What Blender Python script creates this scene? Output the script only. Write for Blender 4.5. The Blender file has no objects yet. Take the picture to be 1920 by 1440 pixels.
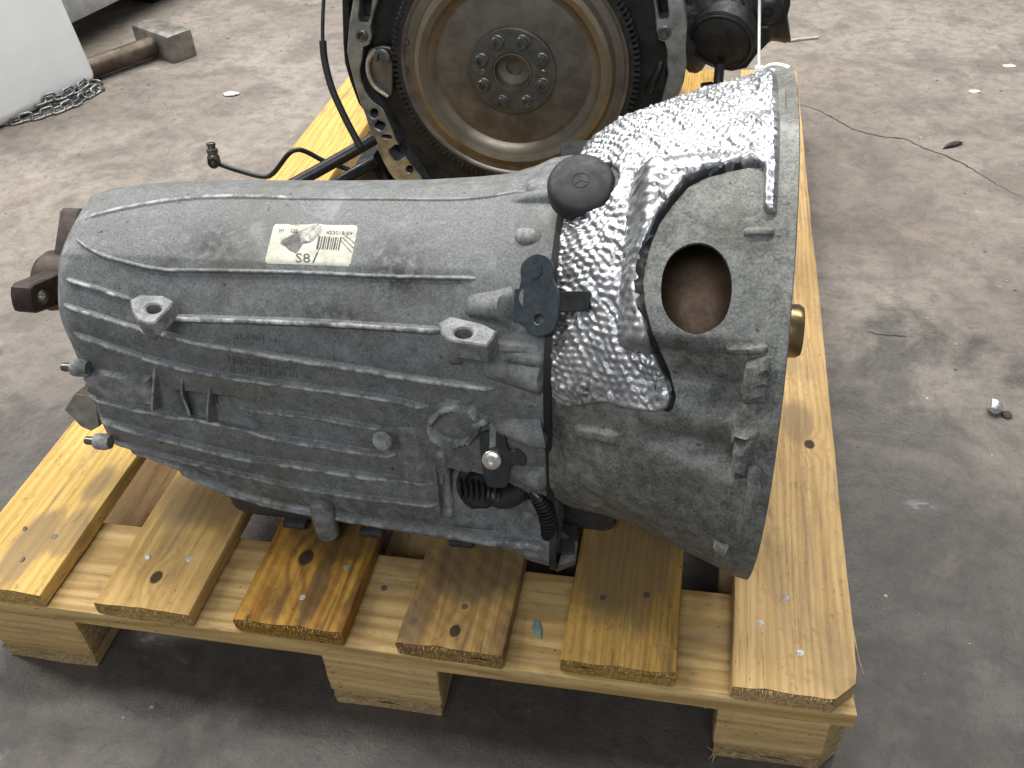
import bpy, bmesh, math, random
import numpy as np
from mathutils import Vector, Matrix
from mathutils.bvhtree import BVHTree
from mathutils.geometry import delaunay_2d_cdt
from mathutils import noise as mnoise
random.seed(7); rng = np.random.default_rng(7)
R_ = math.radians
scene = bpy.context.scene
col = scene.collection

# ------------------------------------------------------------------ camera, world, lamps, exposure
PT = 0.112                                     # height of the pallet's top deck above the floor
FPX = 1800.0
CAM = np.array([.64469529, -.44957075, .67207177])          # relative to the pallet top
RC = np.array([[0.9816934507, 0.1839868567, -0.0492626157],
               [0.0797986086, -0.6321431302, -0.7707316297],
               [-0.1729455140, 0.7526911050, -0.6352526660]])
cd = bpy.data.cameras.new('camera'); cam = bpy.data.objects.new('camera', cd); col.objects.link(cam)
cd.sensor_width = 36; cd.lens = FPX / 1920 * 36; cd.clip_start = .02; cd.clip_end = 100
m3 = Matrix(((RC[0][0], -RC[1][0], -RC[2][0]), (RC[0][1], -RC[1][1], -RC[2][1]), (RC[0][2], -RC[1][2], -RC[2][2])))
cam.matrix_world = Matrix.Translation(Vector((CAM[0], CAM[1], CAM[2] + PT))) @ m3.to_4x4()
scene.camera = cam
world = bpy.data.worlds.new('World'); scene.world = world; world.use_nodes = True
bg = world.node_tree.nodes['Background']
bg.inputs[0].default_value = (.80, .90, 1.0, 1); bg.inputs[1].default_value = .28
def area(name, loc, target, sx, sy, power, colour=(1, .97, .92)):
    l = bpy.data.lights.new(name, 'AREA'); l.shape = 'RECTANGLE'; l.size = sx; l.size_y = sy; l.energy = power; l.color = colour
    o = bpy.data.objects.new(name, l); col.objects.link(o); o.location = loc
    o.rotation_euler = (Vector(target) - Vector(loc)).to_track_quat('-Z', 'Y').to_euler()
    return o
# fluorescent fittings under the hall's ceiling
area('ceiling_lamp', (.35, 1.5, 4.2), (.4, .4, 0), 2.6, .55, 160, (1, .98, .94))
area('ceiling_lamp', (-2.7, .7, 3.6), (.3, .3, 0), .5, 2.4, 130, (1, .97, .92))
area('ceiling_lamp', (-1.4, 3.6, 4.2), (.2, .8, 0), 2.6, .6, 165, (1, .98, .94))
area('ceiling_lamp', (2.6, 2.9, 4.2), (.8, .8, 0), 2.6, .6, 115, (1, .97, .92))
area('ceiling_lamp', (.6, -3.2, 3.4), (.4, .2, 0), 2.4, .9, 92, (.95, .98, 1))
vs = scene.view_settings
vs.view_transform = 'Standard'; vs.look = 'None'; vs.exposure = 0.0; vs.gamma = 1; vs.use_curve_mapping = False

# ------------------------------------------------------------------ picture rays (used to place castings where they are seen)
def ray(u, v):
    d = RC.T @ np.array([(u - 960) / FPX, (v - 720) / FPX, 1.0]); return d / np.linalg.norm(d)
def at(u, v, ax, val):
    d = ray(u, v); return CAM + (val - CAM[ax]) / d[ax] * d
FLOOR = -PT
def fl(u, v, z=0.0): return at(u, v, 2, FLOOR + z)

# ------------------------------------------------------------------ material helpers
class NT:
    def __init__(s, name):
        s.m = bpy.data.materials.new(name); s.m.use_nodes = True; s.t = s.m.node_tree; s.t.nodes.clear()
        s.out = s.t.nodes.new('ShaderNodeOutputMaterial'); s.b = s.t.nodes.new('ShaderNodeBsdfPrincipled')
        s.t.links.new(s.b.outputs[0], s.out.inputs[0]); s._c = None
    def set(s, sock, v):
        if isinstance(v, bpy.types.NodeSocket): s.t.links.new(v, sock)
        elif isinstance(v, (tuple, list)) and sock.type == 'RGBA' and len(v) == 3: sock.default_value = (*v, 1)
        else: sock.default_value = v
    def n(s, typ, ins={}, **at_):
        nd = s.t.nodes.new(typ)
        for k, v in at_.items(): setattr(nd, k, v)
        for k, v in ins.items(): s.set(nd.inputs[k], v)
        return nd
    @property
    def co(s):
        if s._c is None: s._c = s.n('ShaderNodeTexCoord').outputs['Object']
        return s._c
    def m_(s, op, a, b=0.0, c=0.0, clamp=False):
        nd = s.n('ShaderNodeMath', operation=op, use_clamp=clamp); s.set(nd.inputs[0], a); s.set(nd.inputs[1], b)
        if len(nd.inputs) > 2: s.set(nd.inputs[2], c)
        return nd.outputs[0]
    def scl(s, v, xyz):
        nd = s.n('ShaderNodeVectorMath', operation='MULTIPLY'); s.set(nd.inputs[0], v); nd.inputs[1].default_value = xyz; return nd.outputs[0]
    def add(s, v, xyz):
        nd = s.n('ShaderNodeVectorMath', operation='ADD'); s.set(nd.inputs[0], v); s.set(nd.inputs[1], xyz); return nd.outputs[0]
    def noise(s, v, scale, detail=4, rough=.55, dist=0):
        nd = s.n('ShaderNodeTexNoise', {'Scale': scale, 'Detail': detail, 'Roughness': rough, 'Distortion': dist}); s.set(nd.inputs['Vector'], v); return nd.outputs['Fac']
    def ramp(s, f, a, b, lo=0.0, hi=1.0):
        nd = s.n('ShaderNodeMapRange', interpolation_type='SMOOTHSTEP'); s.set(nd.inputs[0], f)
        nd.inputs[1].default_value = a; nd.inputs[2].default_value = b; nd.inputs[3].default_value = lo; nd.inputs[4].default_value = hi; return nd.outputs[0]
    def mix(s, f, a, b, mode='MIX'):
        nd = s.n('ShaderNodeMix', data_type='RGBA', blend_type=mode); s.set(nd.inputs[0], f); s.set(nd.inputs[6], a); s.set(nd.inputs[7], b); return nd.outputs[2]
    def attr(s, name): return s.n('ShaderNodeAttribute', attribute_name=name).outputs['Fac']
    def bump(s, h, strength=.5, dist=.001, nrm=None):
        nd = s.n('ShaderNodeBump', {'Strength': strength, 'Distance': dist}); s.set(nd.inputs['Height'], h)
        if nrm is not None: s.set(nd.inputs['Normal'], nrm)
        return nd.outputs[0]
    def fin(s, colr, rough=.5, metal=0.0, nrm=None, **kw):
        s.set(s.b.inputs['Base Color'], colr); s.set(s.b.inputs['Roughness'], rough); s.set(s.b.inputs['Metallic'], metal)
        if nrm is not None: s.set(s.b.inputs['Normal'], nrm)
        for k, v in kw.items(): s.set(s.b.inputs[k], v)
        return s.m

def simple(name, c, rough=.5, metal=0.0, var=.25, scale=60, bump=.15, bscale=250, bd=.0006):
    t = NT(name); f = t.noise(t.co, scale, 5, .6)
    c2 = tuple(x * (1 - var) for x in c); c3 = tuple(min(1, x * (1 + var)) for x in c)
    cc = t.mix(t.ramp(f, .3, .7), c2, c3)
    return t.fin(cc, t.ramp(t.noise(t.co, scale * 1.7, 3), .3, .7, rough * .85, min(1, rough * 1.15)), metal, t.bump(t.noise(t.co, bscale, 4), bump, bd))

def cast_alu(name, c, dark, metal=.55, rough=.5, stain=.5, tint=(.10, .085, .06)):
    t = NT(name)
    speck = t.noise(t.co, 520, 3, .7); mid = t.noise(t.co, 90, 5, .65); big = t.noise(t.co, 14, 5, .6, .4)
    cc = t.mix(t.ramp(mid, .28, .75), dark, c)
    cc = t.mix(t.ramp(speck, .42, .75, 0, .38), cc, tuple(min(1, x * 1.9) for x in c))
    cc = t.mix(t.ramp(speck, .46, .28, 0, .5), cc, tuple(x * .35 for x in dark))
    cc = t.mix(t.m_('MULTIPLY', t.ramp(big, .5, .72), stain), cc, tint)
    # rubbed, scuffed lines
    cc = t.mix(t.ramp(t.noise(t.co, 38, 6, .75, .5), .52, .68, 0, .55), cc, tuple(min(1, x * 1.45) for x in c))
    sc = t.noise(t.scl(t.co, (60, 900, 900)), 1.0, 3, .7)
    cc = t.mix(t.m_('MULTIPLY', t.ramp(sc, .66, .74), t.ramp(t.noise(t.co, 22, 3), .5, .68, 0, .6)), cc, (.62, .63, .62))
    pit = t.noise(t.co, 160, 2, .4)
    cc = t.mix(t.ramp(pit, .27, .22, 0, .75), cc, (.02, .02, .02))
    wear = t.m_('MULTIPLY', t.attr('wear'), t.ramp(t.noise(t.co, 75, 4, .65), .40, .62))
    cc = t.mix(t.m_('MULTIPLY', wear, .75), cc, (.60, .61, .60))
    soot = t.m_('MULTIPLY', t.attr('soot'), t.ramp(t.noise(t.co, 110, 5, .7), .36, .60))
    cc = t.mix(t.m_('MULTIPLY', soot, .85), cc, (.018, .017, .015))
    nrm = t.bump(speck, .35, .0009); nrm = t.bump(mid, .35, .0016, nrm)
    return t.fin(cc, t.ramp(mid, .3, .7, rough * .85, rough * 1.2), metal, nrm)

def wood_mat(name, light, dark, ox=.05, oz=-.08, freq=900, dirt=.4, dirtc=(.11, .085, .055), knots=(), saw=0.0, grainamp=.5, stains_shade=()):
    t = NT(name); p = t.co
    oi = t.n('ShaderNodeObjectInfo').outputs['Random']
    rv = t.n('ShaderNodeCombineXYZ'); t.set(rv.inputs[1], t.m_('MULTIPLY', oi, 9.0)); t.set(rv.inputs[0], t.m_('MULTIPLY', oi, 3.0))
    q = t.add(p, rv.outputs[0])
    w1 = t.noise(t.scl(q, (14, 2.2, 14)), 1, 3, .5); w2 = t.noise(t.scl(q, (60, 9, 60)), 1, 3, .5)
    sx = t.n('ShaderNodeSeparateXYZ'); t.set(sx.inputs[0], p)
    dx = t.m_('ADD', sx.outputs[0], ox); dz = t.m_('ADD', sx.outputs[2], oz)
    d = t.m_('SQRT', t.m_('ADD', t.m_('MULTIPLY', dx, dx), t.m_('MULTIPLY', dz, dz)))
    d = t.m_('ADD', d, t.m_('MULTIPLY', w1, .045)); d = t.m_('ADD', d, t.m_('MULTIPLY', w2, .004))
    kd = None
    for (kx, ky, kr) in knots:
        cx = t.m_('SUBTRACT', sx.outputs[0], kx); cy = t.m_('MULTIPLY', t.m_('SUBTRACT', sx.outputs[1], ky), .75)
        k = t.m_('SQRT', t.m_('ADD', t.m_('MULTIPLY', cx, cx), t.m_('MULTIPLY', cy, cy)))
        k = t.m_('ADD', k, t.m_('MULTIPLY', t.m_('SUBTRACT', w2, .5), kr * .35))
        d = t.m_('ADD', d, t.m_('MULTIPLY', t.ramp(k, kr * 4, kr * .6), kr * 1.6))
        km = t.ramp(k, kr * 1.1, kr * .75)
        kd = km if kd is None else t.m_('MAXIMUM', kd, km)
    rings = t.m_('ADD', t.m_('MULTIPLY', t.m_('SINE', t.m_('MULTIPLY', d, freq)), .5), .5)
    rings = t.m_('POWER', rings, 1.8)
    fib = t.noise(t.scl(q, (420, 14, 420)), 1, 4, .6); fib2 = t.noise(t.scl(q, (130, 3, 130)), 1, 3, .6)
    cc = t.mix(t.m_('MULTIPLY', rings, min(1, grainamp * 1.15)), light, dark)
    cc = t.mix(t.ramp(fib, .52, .75, 0, .55), cc, tuple(x * .42 for x in dark))
    cc = t.mix(t.ramp(fib2, .40, .68, 0, .6), cc, tuple(x * 1.0 for x in dark))
    big = t.noise(t.scl(q, (22, 9, 22)), 1, 5, .65, .5)
    cc = t.mix(t.m_('MULTIPLY', t.ramp(big, .50, .68), dirt), cc, dirtc)
    blot = t.noise(t.scl(t.add(q, (5, 3, 1)), (55, 26, 55)), 1, 4, .7)
    cc = t.mix(t.m_('MULTIPLY', t.ramp(blot, .62, .74), min(1, dirt * 1.2)), cc, tuple(x * .55 for x in dirtc))
    strk = t.noise(t.scl(t.add(q, (2, 8, 3)), (75, 3.2, 75)), 1, 5, .7, .3)
    cc = t.mix(t.ramp(strk, .56, .70, 0, min(.8, .25 + dirt * .6)), cc, tuple(x * .75 for x in dirtc))
    grime = t.noise(t.scl(t.add(q, (9, 1, 4)), (150, 70, 150)), 1, 6, .8)
    cc = t.mix(t.ramp(grime, .52, .74, 0, .35 + dirt * .5), cc, tuple(x * .6 for x in dirtc))
    spots = t.noise(t.scl(q, (330, 200, 330)), 1, 1, .3)
    cc = t.mix(t.ramp(spots, .755, .80, 0, .8), cc, (.035, .022, .012))
    for (kx, ky, rx, ry, amt) in stains_shade:  # real stains, and the gearbox's shade painted into the boards
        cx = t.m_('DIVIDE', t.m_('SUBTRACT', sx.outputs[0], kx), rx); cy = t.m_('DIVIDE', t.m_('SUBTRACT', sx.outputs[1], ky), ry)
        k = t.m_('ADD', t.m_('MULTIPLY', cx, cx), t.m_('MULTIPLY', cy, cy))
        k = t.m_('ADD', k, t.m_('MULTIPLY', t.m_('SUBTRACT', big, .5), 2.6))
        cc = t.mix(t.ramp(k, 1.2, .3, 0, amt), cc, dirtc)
    if kd is not None: cc = t.mix(t.m_('MULTIPLY', kd, .93), cc, (.022, .012, .007))
    # end grain: faces looking along the board
    gn = t.n('ShaderNodeTexCoord').outputs['Normal']; sn = t.n('ShaderNodeSeparateXYZ'); t.set(sn.inputs[0], gn)
    endm = t.ramp(t.m_('ABSOLUTE', sn.outputs[1]), .45, .8)
    eg = t.noise(t.scl(q, (260, 60, 420)), 1, 4, .7)
    ec = t.mix(t.ramp(eg, .3, .7), tuple(x * .32 for x in dark), tuple(x * .85 for x in light))
    cc = t.mix(t.m_('MULTIPLY', endm, .75), cc, ec)
    h = t.m_('ADD', t.m_('MULTIPLY', fib, .5), t.m_('MULTIPLY', rings, .3))
    if saw > 0:
        wv = t.n('ShaderNodeTexWave', {'Scale': 30.0, 'Distortion': 3.5, 'Detail': 2.0}); wv.bands_direction = 'DIAGONAL'
        t.set(wv.inputs['Vector'], t.scl(p, (1, 1.2, 1)))
        h = t.m_('ADD', h, t.m_('MULTIPLY', wv.outputs['Fac'], saw * 2))
        cc = t.mix(t.ramp(wv.outputs['Fac'], .55, .1, 0, .35 * saw), cc, tuple(x * .6 for x in dirtc))
    nrm = t.bump(h, .45, .0012)
    return t.fin(cc, .72, 0, nrm, **{'Specular IOR Level': .28})

# ------------------------------------------------------------------ object helpers
def tag(o, label=None, cat=None, group=None, kind=None):
    if label: o['label'] = label
    if cat: o['category'] = cat
    if group: o['group'] = group
    if kind: o['kind'] = kind
    return o
def thing(name, loc, label, cat, group=None):
    o = bpy.data.objects.new(name, None); o.empty_display_size = .05; col.objects.link(o)
    o.location = (loc[0], loc[1], loc[2] + PT); return tag(o, label, cat, group)
def wloc(o):
    l = np.array(o.location)
    while o.parent: o = o.parent; l = l + np.array(o.location)
    return l
def mesh_obj(name, V, F, mat, parent=None, smooth=True, angle=40, origin=None, attrs=None):
    """V in pallet-top coordinates; the object's origin sits on its parent (or at origin=)"""
    V = np.asarray(V, float).reshape(-1, 3) + np.array([0, 0, PT])
    base = wloc(parent) if parent else np.zeros(3)
    org = base if origin is None else np.asarray(origin, float) + np.array([0, 0, PT])
    me = bpy.data.meshes.new(name); me.from_pydata((V - org).tolist(), [], [list(map(int, f)) for f in F]); me.update()
    if mat: me.materials.append(mat)
    if attrs:
        for k, a in attrs.items():
            at_ = me.attributes.new(k, 'FLOAT', 'POINT'); at_.data.foreach_set('value', np.asarray(a, np.float32))
    if smooth:
        me.polygons.foreach_set('use_smooth', [True] * len(me.polygons))
        if angle < 180: me.set_sharp_from_angle(angle=R_(angle))
    o = bpy.data.objects.new(name, me); col.objects.link(o); o.parent = parent
    o.location = org - base
    return o
def unit(v): v = np.asarray(v, float); return v / (np.linalg.norm(v) + 1e-12)
def frame(ax):
    ax = unit(ax); h = np.array([0, 0, 1.0]) if abs(ax[2]) < .9 else np.array([1.0, 0, 0])
    a = unit(np.cross(h, ax)); return a, np.cross(ax, a), ax
def lathe(prof, org, ax, n=48, a0=0.0, caps=True):
    """prof: list of (r, h) along axis"""
    a, b, c = frame(ax); V = []; F = []
    for r, h in prof:
        for i in range(n):
            th = 2 * math.pi * i / n + a0; V.append(np.asarray(org) + r * (math.cos(th) * a + math.sin(th) * b) + h * c)
    for k in range(len(prof) - 1):
        for i in range(n): F.append((k * n + i, k * n + (i + 1) % n, (k + 1) * n + (i + 1) % n, (k + 1) * n + i))
    if caps:
        if prof[0][0] > 1e-6: F.append(tuple(range(n))[::-1])
        if prof[-1][0] > 1e-6: F.append(tuple((len(prof) - 1) * n + i for i in range(n)))
    return V, F
def merge(*parts):
    V = []; F = []
    for v, f in parts:
        o = len(V); V += [np.asarray(x) for x in v]; F += [tuple(i + o for i in q) for q in f]
    return V, F
def catmull(P, n):
    P = [np.asarray(p, float) for p in P]; Q = [2 * P[0] - P[1]] + P + [2 * P[-1] - P[-2]]; out = []
    for i in range(1, len(Q) - 2):
        for k in range(n):
            t = k / n; a, b, c, d = Q[i - 1:i + 3]
            out.append(.5 * ((2 * b) + (-a + c) * t + (2 * a - 5 * b + 4 * c - d) * t * t + (-a + 3 * b - 3 * c + d) * t ** 3))
    out.append(P[-1]); return np.array(out)
def tube(P, r, n=12, sub=8, rf=None, caps=True):
    P = catmull(P, sub) if sub > 1 else np.asarray(P, float); V = []; F = []
    T = np.gradient(P, axis=0); T /= np.linalg.norm(T, axis=1)[:, None] + 1e-12
    a = frame(T[0])[0]
    for i, p in enumerate(P):
        a = unit(a - T[i] * (a @ T[i])); b = np.cross(T[i], a); rr = rf(i / (len(P) - 1)) if rf else r
        for k in range(n):
            th = 2 * math.pi * k / n; V.append(p + rr * (math.cos(th) * a + math.sin(th) * b))
    for i in range(len(P) - 1):
        for k in range(n): F.append((i * n + k, i * n + (k + 1) % n, (i + 1) * n + (k + 1) % n, (i + 1) * n + k))
    if caps: F.append(tuple(range(n))[::-1]); F.append(tuple((len(P) - 1) * n + k for k in range(n)))
    return V, F
def rbox(c, s, r, M=None, seg=2):
    """rounded box mesh"""
    bm = bmesh.new(); bmesh.ops.create_cube(bm, size=1.0)
    for v in bm.verts: v.co = Vector((v.co.x * s[0], v.co.y * s[1], v.co.z * s[2]))
    if r > 0: bmesh.ops.bevel(bm, geom=bm.edges[:], offset=r, segments=seg, affect='EDGES', profile=.5)
    bm.verts.index_update()
    V = np.array([v.co[:] for v in bm.verts]); F = [tuple(v.index for v in f.verts) for f in bm.faces]; bm.free()
    if M is not None: V = V @ np.asarray(M).T
    return list(V + np.asarray(c)), F
def cdt(poly, holes=(), step=None):
    """2D constrained triangulation -> verts, tris, boundary loops"""
    V = []; E = []; loops = []
    for lp in [poly] + list(holes):
        o = len(V); V += [Vector((float(p[0]), float(p[1]))) for p in lp]; k = len(lp)
        E += [(o + i, o + (i + 1) % k) for i in range(k)]; loops.append(list(range(o, o + k)))
    if step:
        P = np.array(poly); x0, y0 = P.min(0); x1, y1 = P.max(0)
        gx, gy = np.meshgrid(np.arange(x0, x1, step), np.arange(y0, y1, step * .87))
        gx = gx + (np.arange(gx.shape[0]) % 2)[:, None] * step * .5
        G = np.stack([gx.ravel(), gy.ravel()], 1); ins = inside(G, P); dm = bdist(G, [P] + [np.array(h) for h in holes]) > step * .45
        for h in holes: ins &= ~inside(G, np.array(h))
        V += [Vector(map(float, g)) for g in G[ins & dm]]
    r = delaunay_2d_cdt(V, E, [], 0, 1e-7)
    P2 = np.array([v[:] for v in r[0]]); T = [tuple(t) for t in r[2]]
    C = np.array([P2[list(t)].mean(0) for t in T]); k = inside(C, np.array(poly))
    for h in holes: k &= ~inside(C, np.array(h))
    T = [t for t, q in zip(T, k) if q]
    T = [t if np.cross(P2[t[1]] - P2[t[0]], P2[t[2]] - P2[t[0]]) > 0 else t[::-1] for t in T]
    return P2, T
def inside(Q, P):
    c = np.zeros(len(Q), bool); j = len(P) - 1
    for i in range(len(P)):
        yi, yj = P[i, 1], P[j, 1]; cr = (yi > Q[:, 1]) != (yj > Q[:, 1])
        if yi != yj: c ^= cr & (Q[:, 0] < (P[j, 0] - P[i, 0]) * (Q[:, 1] - yi) / (yj - yi) + P[i, 0])
        j = i
    return c
def bdist(Q, loops):
    d = np.full(len(Q), 1e9)
    for P in loops:
        for i in range(len(P)):
            a = P[i]; b = P[(i + 1) % len(P)]; ab = b - a; t = np.clip(((Q - a) @ ab) / (ab @ ab + 1e-15), 0, 1)
            d = np.minimum(d, np.linalg.norm(Q - a - t[:, None] * ab, axis=1))
    return d
def boundary(T):
    cnt = {}
    for t in T:
        for i in range(3):
            e = (t[i], t[(i + 1) % 3]); cnt[e] = 1
    return [e for e in cnt if (e[1], e[0]) not in cnt]
def prism(poly3, nrm, thick, holes3=(), bevel=.0006):
    """flat plate: outline(s) as 3D points on a plane, extruded by -thick along nrm"""
    nrm = unit(nrm); a = unit(np.cross(nrm, [0.3, .5, .81])); b = np.cross(nrm, a); o = np.asarray(poly3[0], float)
    to2 = lambda L: [((np.asarray(p) - o) @ a, (np.asarray(p) - o) @ b) for p in L]
    P2, T = cdt(to2(poly3), [to2(h) for h in holes3])
    E = boundary(T)
    # bevel: pull boundary verts of the top inward
    N = np.zeros_like(P2)
    for i, j in E:
        e = P2[j] - P2[i]; nn = np.array([-e[1], e[0]]); nn /= np.linalg.norm(nn) + 1e-12; N[i] += nn; N[j] += nn
    ln = np.linalg.norm(N, axis=1)[:, None]; N = np.where(ln > 0, N / (ln + 1e-12), 0)
    f3 = lambda Q, h: [o + q[0] * a + q[1] * b + h * nrm for q in Q]
    n = len(P2); V = f3(P2 + N * bevel, 0) + f3(P2, -bevel) + f3(P2, -thick); F = list(T)
    for i, j in E: F += [(i, n + i, n + j, j), (n + i, 2 * n + i, 2 * n + j, n + j)]
    F += [tuple(2 * n + k for k in t[::-1]) for t in T]
    return V, F
def on_plane(px, p0, nrm):
    p0 = np.asarray(p0, float); nrm = unit(nrm); out = []
    for u, v in px:
        d = ray(u, v); out.append(CAM + d * (((p0 - CAM) @ nrm) / (d @ nrm)))
    return out
def circ_px(u, v, ru, rv, n=20): return [(u + ru * math.cos(2 * math.pi * i / n), v + rv * math.sin(2 * math.pi * i / n)) for i in range(n)]
def smoothpoly(P, n=4):
    P = [np.asarray(p, float) for p in P]; k = len(P); out = []
    for i in range(k):
        a, b, c, d = P[i - 1], P[i], P[(i + 1) % k], P[(i + 2) % k]
        for j in range(n):
            t = j / n; out.append(.5 * ((2 * b) + (-a + c) * t + (2 * a - 5 * b + 4 * c - d) * t * t + (-a + 3 * b - 3 * c + d) * t ** 3))
    return out
def circle3(c, ax, r, n=24):
    a, b, _ = frame(ax); return [np.asarray(c) + r * (math.cos(2 * math.pi * i / n) * a + math.sin(2 * math.pi * i / n) * b) for i in range(n)]

# ------------------------------------------------------------------ materials
def floor_material():
    t = NT('concrete'); p = t.co
    big = t.noise(p, 1.3, 6, .6, .3); mid = t.noise(p, 6, 6, .65, .4); fine = t.noise(p, 38, 8, .72, .3); grit = t.noise(p, 420, 3, .7)
    cc = t.mix(t.ramp(big, .34, .66), (.190, .158, .134), (.300, .262, .224))
    cc = t.mix(t.ramp(mid, .46, .62, 0, .58), cc, (.110, .097, .087))
    cc = t.mix(t.ramp(t.noise(t.add(p, (3, 1, 0)), 9, 5, .7, .6), .60, .76, 0, .40), cc, (.42, .385, .34))
    cc = t.mix(t.ramp(t.noise(t.add(p, (7, 2, 0)), 4, 4, .6), .56, .72, 0, .40), cc, (.24, .17, .125))
    cc = t.mix(t.ramp(fine, .34, .60, .45, 0), cc, (.070, .062, .056))
    cc = t.mix(t.ramp(grit, .58, .78, 0, .4), cc, (.42, .40, .37))
    cc = t.mix(t.ramp(grit, .42, .26, 0, .75), cc, (.045, .041, .038))
    cc = t.mix(t.ramp(t.noise(p, 150, 6, .8), .50, .66, 0, .45), cc, (.085, .076, .068))
    # oil soaked ground by the pallet, ragged, with the front's light falloff painted in
    sx = t.n('ShaderNodeSeparateXYZ'); t.set(sx.inputs[0], p)
    e1 = t.m_('ADD', t.m_('POWER', t.m_('DIVIDE', t.m_('SUBTRACT', sx.outputs[0], .60), 1.45), 2.0), t.m_('POWER', t.m_('DIVIDE', t.m_('SUBTRACT', sx.outputs[1], -.15), .85), 2.0))
    oil_falloff = t.ramp(t.m_('ADD', e1, t.m_('MULTIPLY', t.m_('SUBTRACT', mid, .5), 3.4)), 1.10, .35)
    cc = t.mix(t.m_('MULTIPLY', oil_falloff, .92), cc, (.25, .25, .255), 'MULTIPLY')
    # white spill marks and pale specks
    wt = t.noise(t.scl(t.add(p, (1.4, 7.2, 0)), (5, 8, 5)), 1, 5, .7, .8)
    cc = t.mix(t.ramp(wt, .64, .78, 0, .5), cc, (.50, .51, .52))
    sp = t.n('ShaderNodeTexVoronoi', {'Scale': 34.0, 'Randomness': 1.0}); t.set(sp.inputs['Vector'], t.add(p, t.scl(t.n('ShaderNodeTexNoise', {'Scale': 90.0}).outputs['Color'], (.012, .012, 0))))
    spm = t.m_('MULTIPLY', t.ramp(sp.outputs['Distance'], .09, .04), t.ramp(t.noise(p, 18, 2), .55, .62))
    cc = t.mix(t.m_('MULTIPLY', spm, .6), cc, (.45, .43, .40))
    sp2 = t.n('ShaderNodeTexVoronoi', {'Scale': 26.0, 'Randomness': 1.0}); t.set(sp2.inputs['Vector'], t.add(t.add(p, (4.3, 2.1, 0)), t.scl(t.n('ShaderNodeTexNoise', {'Scale': 70.0}).outputs['Color'], (.018, .018, 0))))
    sp2m = t.m_('MULTIPLY', t.ramp(sp2.outputs['Distance'], .10, .05), t.ramp(t.noise(p, 12, 2), .5, .58))
    cc = t.mix(t.m_('MULTIPLY', sp2m, .8), cc, (.03, .027, .025))
    h = t.m_('ADD', t.m_('MULTIPLY', mid, .6), t.m_('ADD', t.m_('MULTIPLY', fine, .30), t.m_('MULTIPLY', grit, .10)))
    nrm = t.bump(h, .75, .008)
    return t.fin(cc, t.m_('SUBTRACT', t.ramp(mid, .3, .7, .62, .85), t.m_('MULTIPLY', oil_falloff, .24)), 0, nrm)
M = {}
M['floor'] = floor_material()
M['alu'] = cast_alu('cast_aluminium', (.164, .169, .169), (.090, .094, .095), .20, .64, .50)
M['bell'] = cast_alu('weathered_cast_aluminium', (.205, .208, .192), (.070, .072, .066), .30, .56, .50, (.07, .065, .05))
M['pan'] = cast_alu('dirty_oil_pan', (.060, .062, .063), (.030, .031, .032), .4, .5, .3)
M['machined'] = simple('machined_aluminium', (.42, .43, .42), .34, .9, .18, 90, .1)
M['flange'] = simple('engine_flange_aluminium', (.38, .39, .385), .36, .85, .30, 70, .2)
M['black'] = simple('black_rubber', (.012, .013, .015), .62, 0, .3, 80, .15)
M['blackp'] = simple('black_plastic', (.012, .012, .013), .34, 0, .3, 120, .2)
M['blackm'] = simple('black_painted_steel', (.016, .017, .018), .38, .2, .5, 45, .25, 140, .001)
M['bracket'] = simple('blued_steel', (.040, .050, .058), .42, .55, .22, 130, .1)
M['grease'] = simple('greasy_dark_metal', (.014, .014, .014), .55, .0, .6, 60, .5, 120, .002)
M['rust'] = simple('rusty_dark_steel', (.040, .025, .019), .55, .3, .45, 70, .4)
M['brown'] = simple('heat_browned_steel', (.070, .043, .027), .45, .7, .35, 40, .2)
M['bolt'] = simple('bolt_steel', (.17, .165, .155), .36, .9, .25, 150, .15)
M['zinc'] = simple('zinc_screw', (.62, .60, .55), .30, .9, .15, 200, .15)
M['nail'] = simple('nail_steel', (.30, .29, .27), .55, .6, .35, 300, .3)
M['nailr'] = simple('weathered_nail', (.13, .11, .10), .55, .6, .35, 300, .3)
M['nailz'] = simple('bright_nail', (.34, .335, .32), .55, .6, .35, 400, .6)
M['white'] = simple('white_polyethylene', (.80, .82, .82), .42, 0, .04, 12, .05)
M['tie'] = simple('white_nylon', (.74, .74, .70), .4, 0, .05, 60, .05)
M['grey'] = simple('grey_painted_steel', (.36, .37, .38), .5, .1, .18, 30, .2)
M['steel'] = simple('worn_steel', (.24, .225, .20), .46, .75, .35, 30, .3)
M['oldsteel'] = simple('oily_brown_steel', (.095, .070, .050), .5, .55, .45, 24, .4)
M['chain'] = simple('chain_steel', (.22, .22, .22), .40, .85, .4, 80, .3)
M['ink'] = simple('black_ink', (.045, .042, .042), .6, 0, .2, 200, 0)
M['chip'] = simple('green_grey_paint', (.12, .175, .165), .5, 0, .2, 150, .1)
M['scrap'] = simple('foil_scrap', (.55, .55, .55), .3, .8, .3, 200, .3)
M['trash'] = simple('pale_scrap', (.48, .46, .42), .7, 0, .15, 100, .2)
M['crack'] = simple('crack_dirt', (.045, .038, .032), .9, 0, .3, 120, .2)
M['gasket'] = simple('gasket_black', (.012, .012, .012), .45, .2, .3, 100, .1)
M['plastic'] = simple('olive_grey_casting', (.16, .15, .115), .55, .2, .3, 70, .3)

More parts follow.
